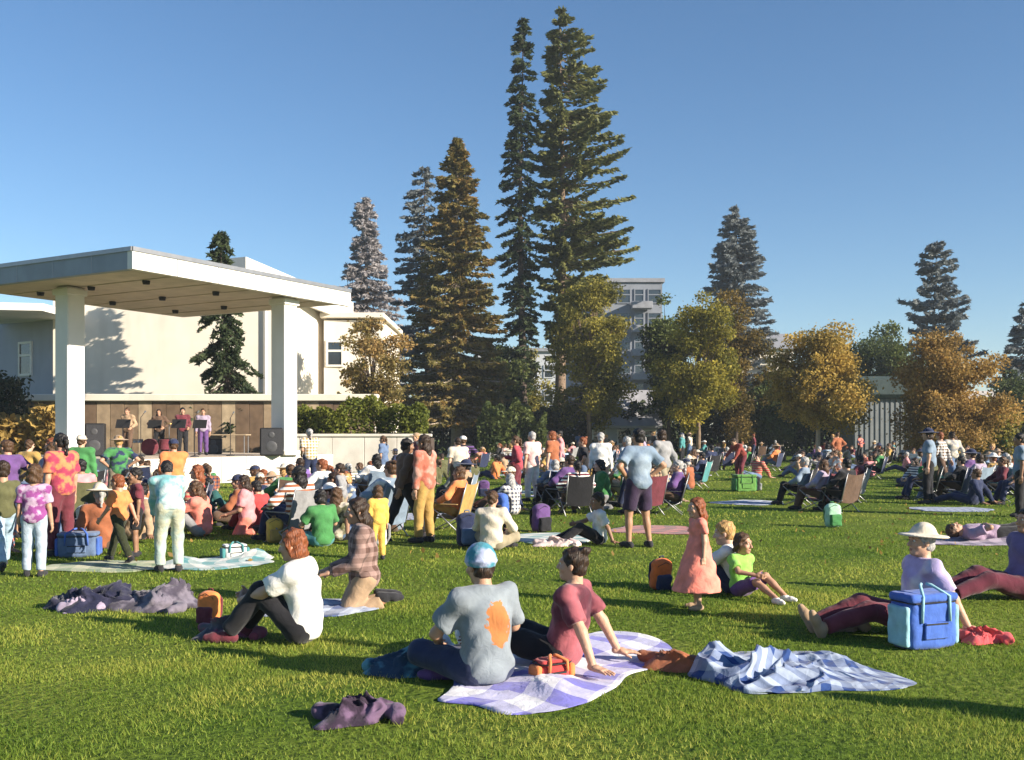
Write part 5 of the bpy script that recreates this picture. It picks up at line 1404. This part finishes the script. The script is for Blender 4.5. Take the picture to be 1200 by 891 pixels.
def scatter(n, px0, px1, y0, y1, pst, warm=0, sep=.85, chairs=.4):
    k = 0
    for _ in range(n * 30):
        if k >= n: break
        d = F * EYE / (R2.uniform(y0, y1) - HY); px = R2.uniform(px0, px1)
        x = TX(px, d)
        if not free(x, d, sep): continue
        r = R2.random()
        pose = R2.choice(['stand', 'stand', 'phone', 'hips', 'walk']) if r < pst else 'chair' if r < pst + chairs else R2.choice(['cross', 'knees', 'kneesout', 'back', 'kneel', 'cross', 'knees'])
        for _t in range(60):
            tc = R2.choice(TOPC[5:] if R2.random() < warm else TOPC); hk = R2.choice(HK); hc = R2.choice(['black', 'dark brown', 'dark brown', 'brown', 'brown', 'auburn', 'blond', 'grey'])
            tk = R2.choice(['tee', 'long', 'long']); bc = R2.choice(['black', 'denim', 'navy', 'khaki', 'brown', 'grey'])
            hat = R2.choice([None] * 6 + ['cap', 'sunhat'])
            hd = HN[hk] + ' ' + hc + ' hair' if not hat else ('cap' if hat == 'cap' else 'sun hat')
            lb = 'person in %s %s, %s, %s, %s' % (tc, 'tee' if tk == 'tee' else 'sweater', hd, PH[pose], where(x, d))
            if lb not in USED and len(lb.split()) <= 16: break
        USED.add(lb)
        f = -115 + R2.gauss(0, 35) if px < 900 else -105 + R2.gauss(0, 40)
        if x < -6 and d < 30: f = R2.choice([-170, -150, 170, -120]) + R2.gauss(0, 25)
        child = pose in ('stand', 'walk') and R2.random() < .2
        h = R2.uniform(1.1, 1.4) if child else R2.uniform(1.56, 1.84)
        if pose == 'chair':
            cc = R2.choice(['navy', 'slate', 'black', 'maroon', 'navy', 'grey', 'brown', 'olive', 'black'])
            cl = '%s camp chair under %s %s, %s' % (cc, tc, 'tee' if tk == 'tee' else 'sweater', where(x, d))
            if cl in USED: cl = '%s camp chair under %s %s with %s, %s' % (cc, tc, 'tee' if tk == 'tee' else 'sweater', hd, where(x, d))
            USED.add(cl)
            camp_chair(x, d, math.radians(f), cc, cl, 'camp chairs on the lawn')
        tm = K(tc) if R2.random() < .55 else KP(tc, R2.choice(['white', 'grey', 'navy', 'tan', 'cream', 'black', 'slate']), R2.choice(['stripe', 'plaid', 'blotch']))
        person((x, d, 0), pose, f, h, (tk, tm), ('trousers', K(bc)), hk, HM(hc), hat, K(R2.choice(['cream', 'white', 'navy', 'tan'])) if hat else None, None, R2.choice([0, 1, 1, 2, 3, 4]), lb, 'people in the crowd', child, 0, R2.uniform(.93, 1.18))
        SPOTS.append((x, d, sep)); k += 1
scatter(14, -10, 110, 578, 640, .16, .35, .7)
scatter(24, 112, 325, 580, 632, .03, .35, .7, .25)
scatter(24, 330, 480, 572, 636, .08, .35, .7, .3)
scatter(8, -10, 130, 600, 652, .1, .3)
scatter(64, 446, 810, 546, 606, .11, .15, .7, .35)
scatter(52, 790, 1230, 541, 564, .12, 0, .75)
scatter(20, 1060, 1230, 552, 592, .2, 0, .75)
scatter(66, 455, 1240, 534.5, 542, .25, 0, .8)
# rugs and bags between the sitters
RUGC = [SHEET_A, SHEET_B, SHEET_C, SHEET_D, SHEET_E, cloth('sheet_red', (.42, .10, .09), 'sheet', (.10, .03, .04), 3)]
RUGN = ['violet checked', 'blue checked', 'teal checked', 'lilac and black', 'slate checked', 'red and maroon']
k = 0
for i in range(300):
    if k >= 16: break
    d = F * EYE / (R2.uniform(556, 640) - HY); x = TX(R2.uniform(0, 1200), d)
    q = Vector((x, d)) - A
    if (-1.5 < q.dot(U) < LA + 1 and -1.5 < q.dot(W_) < LD + 6) or (d > 38 and x < -2): continue
    px = 600 + x / d * F
    if px > 780 and 600 - HY < F * EYE / d < 640 - HY: continue
    j = R2.randrange(6); lb = '%s rug spread on the grass, %s' % (RUGN[j], where(x, d))
    if lb in USED or any((x - b[0]) ** 2 + (d - b[1]) ** 2 < 5 for b in BL): continue
    USED.add(lb); k += 1
    blanket(x, d, R2.uniform(1.5, 2.1), R2.uniform(1.2, 1.6), R2.uniform(0, 1.5), RUGC[j], lb, .03, R2.uniform(0, 9), n=24, group='rugs on the lawn')
k = 0
for i in range(400):
    if k >= 26: break
    d = F * EYE / (R2.uniform(545, 640) - HY); x = TX(R2.uniform(0, 1200), d)
    if not free(x, d, .55): continue
    px = 600 + x / d * F
    if px > 780 and 590 - HY < F * EYE / d < 645 - HY: continue
    c = R2.choice(['navy', 'black', 'red', 'teal', 'grey', 'purple', 'olive', 'blue', 'white']); lb = '%s backpack left on the grass, %s' % (c, where(x, d))
    if lb in USED: continue
    USED.add(lb); k += 1; SPOTS.append((x, d, .4))
    backpack(x, d, R2.uniform(-2, 2), R2.uniform(.85, 1.1), K(c), K(R2.choice(['black', 'grey', 'navy'])), lb, R2.uniform(0, .5), 'bags on the lawn') if k < 27 else None

# dry leaves blown over the lawn
n = 700
ld = 13 + 45 * rng.random(n) ** 1.3; lx = (rng.random(n) * 1.2 - .52) * ld
leaves('fallen_leaves', np.stack([lx, ld, np.full(n, .035)], 1), rng.uniform(.05, .11, n), .6, rng.random(n), L_ORG)
tag(bpy.data.objects['fallen_leaves'], 'dry orange leaves scattered over the lawn', 'leaves', kind='stuff')
grass(BL)
print('script seconds', round(time.time() - T0, 1), 'objects', len(COL.objects))

# ------------------------------------------------------------------ autumn air between the lawn and the far trees
hz = MB().box((0, 320, 23), (860, 780, 48))
m, n, o = nmat('haze')
vol = n.nodes.new('ShaderNodeVolumePrincipled'); vol.inputs['Density'].default_value = .0004; vol.inputs['Color'].default_value = (.78, .88, 1, 1)
n.links.new(vol.outputs[0], o.inputs['Volume'])
hzo = hz.build('haze', m); tag(hzo, 'thin pale autumn haze in the air', 'haze', kind='stuff')
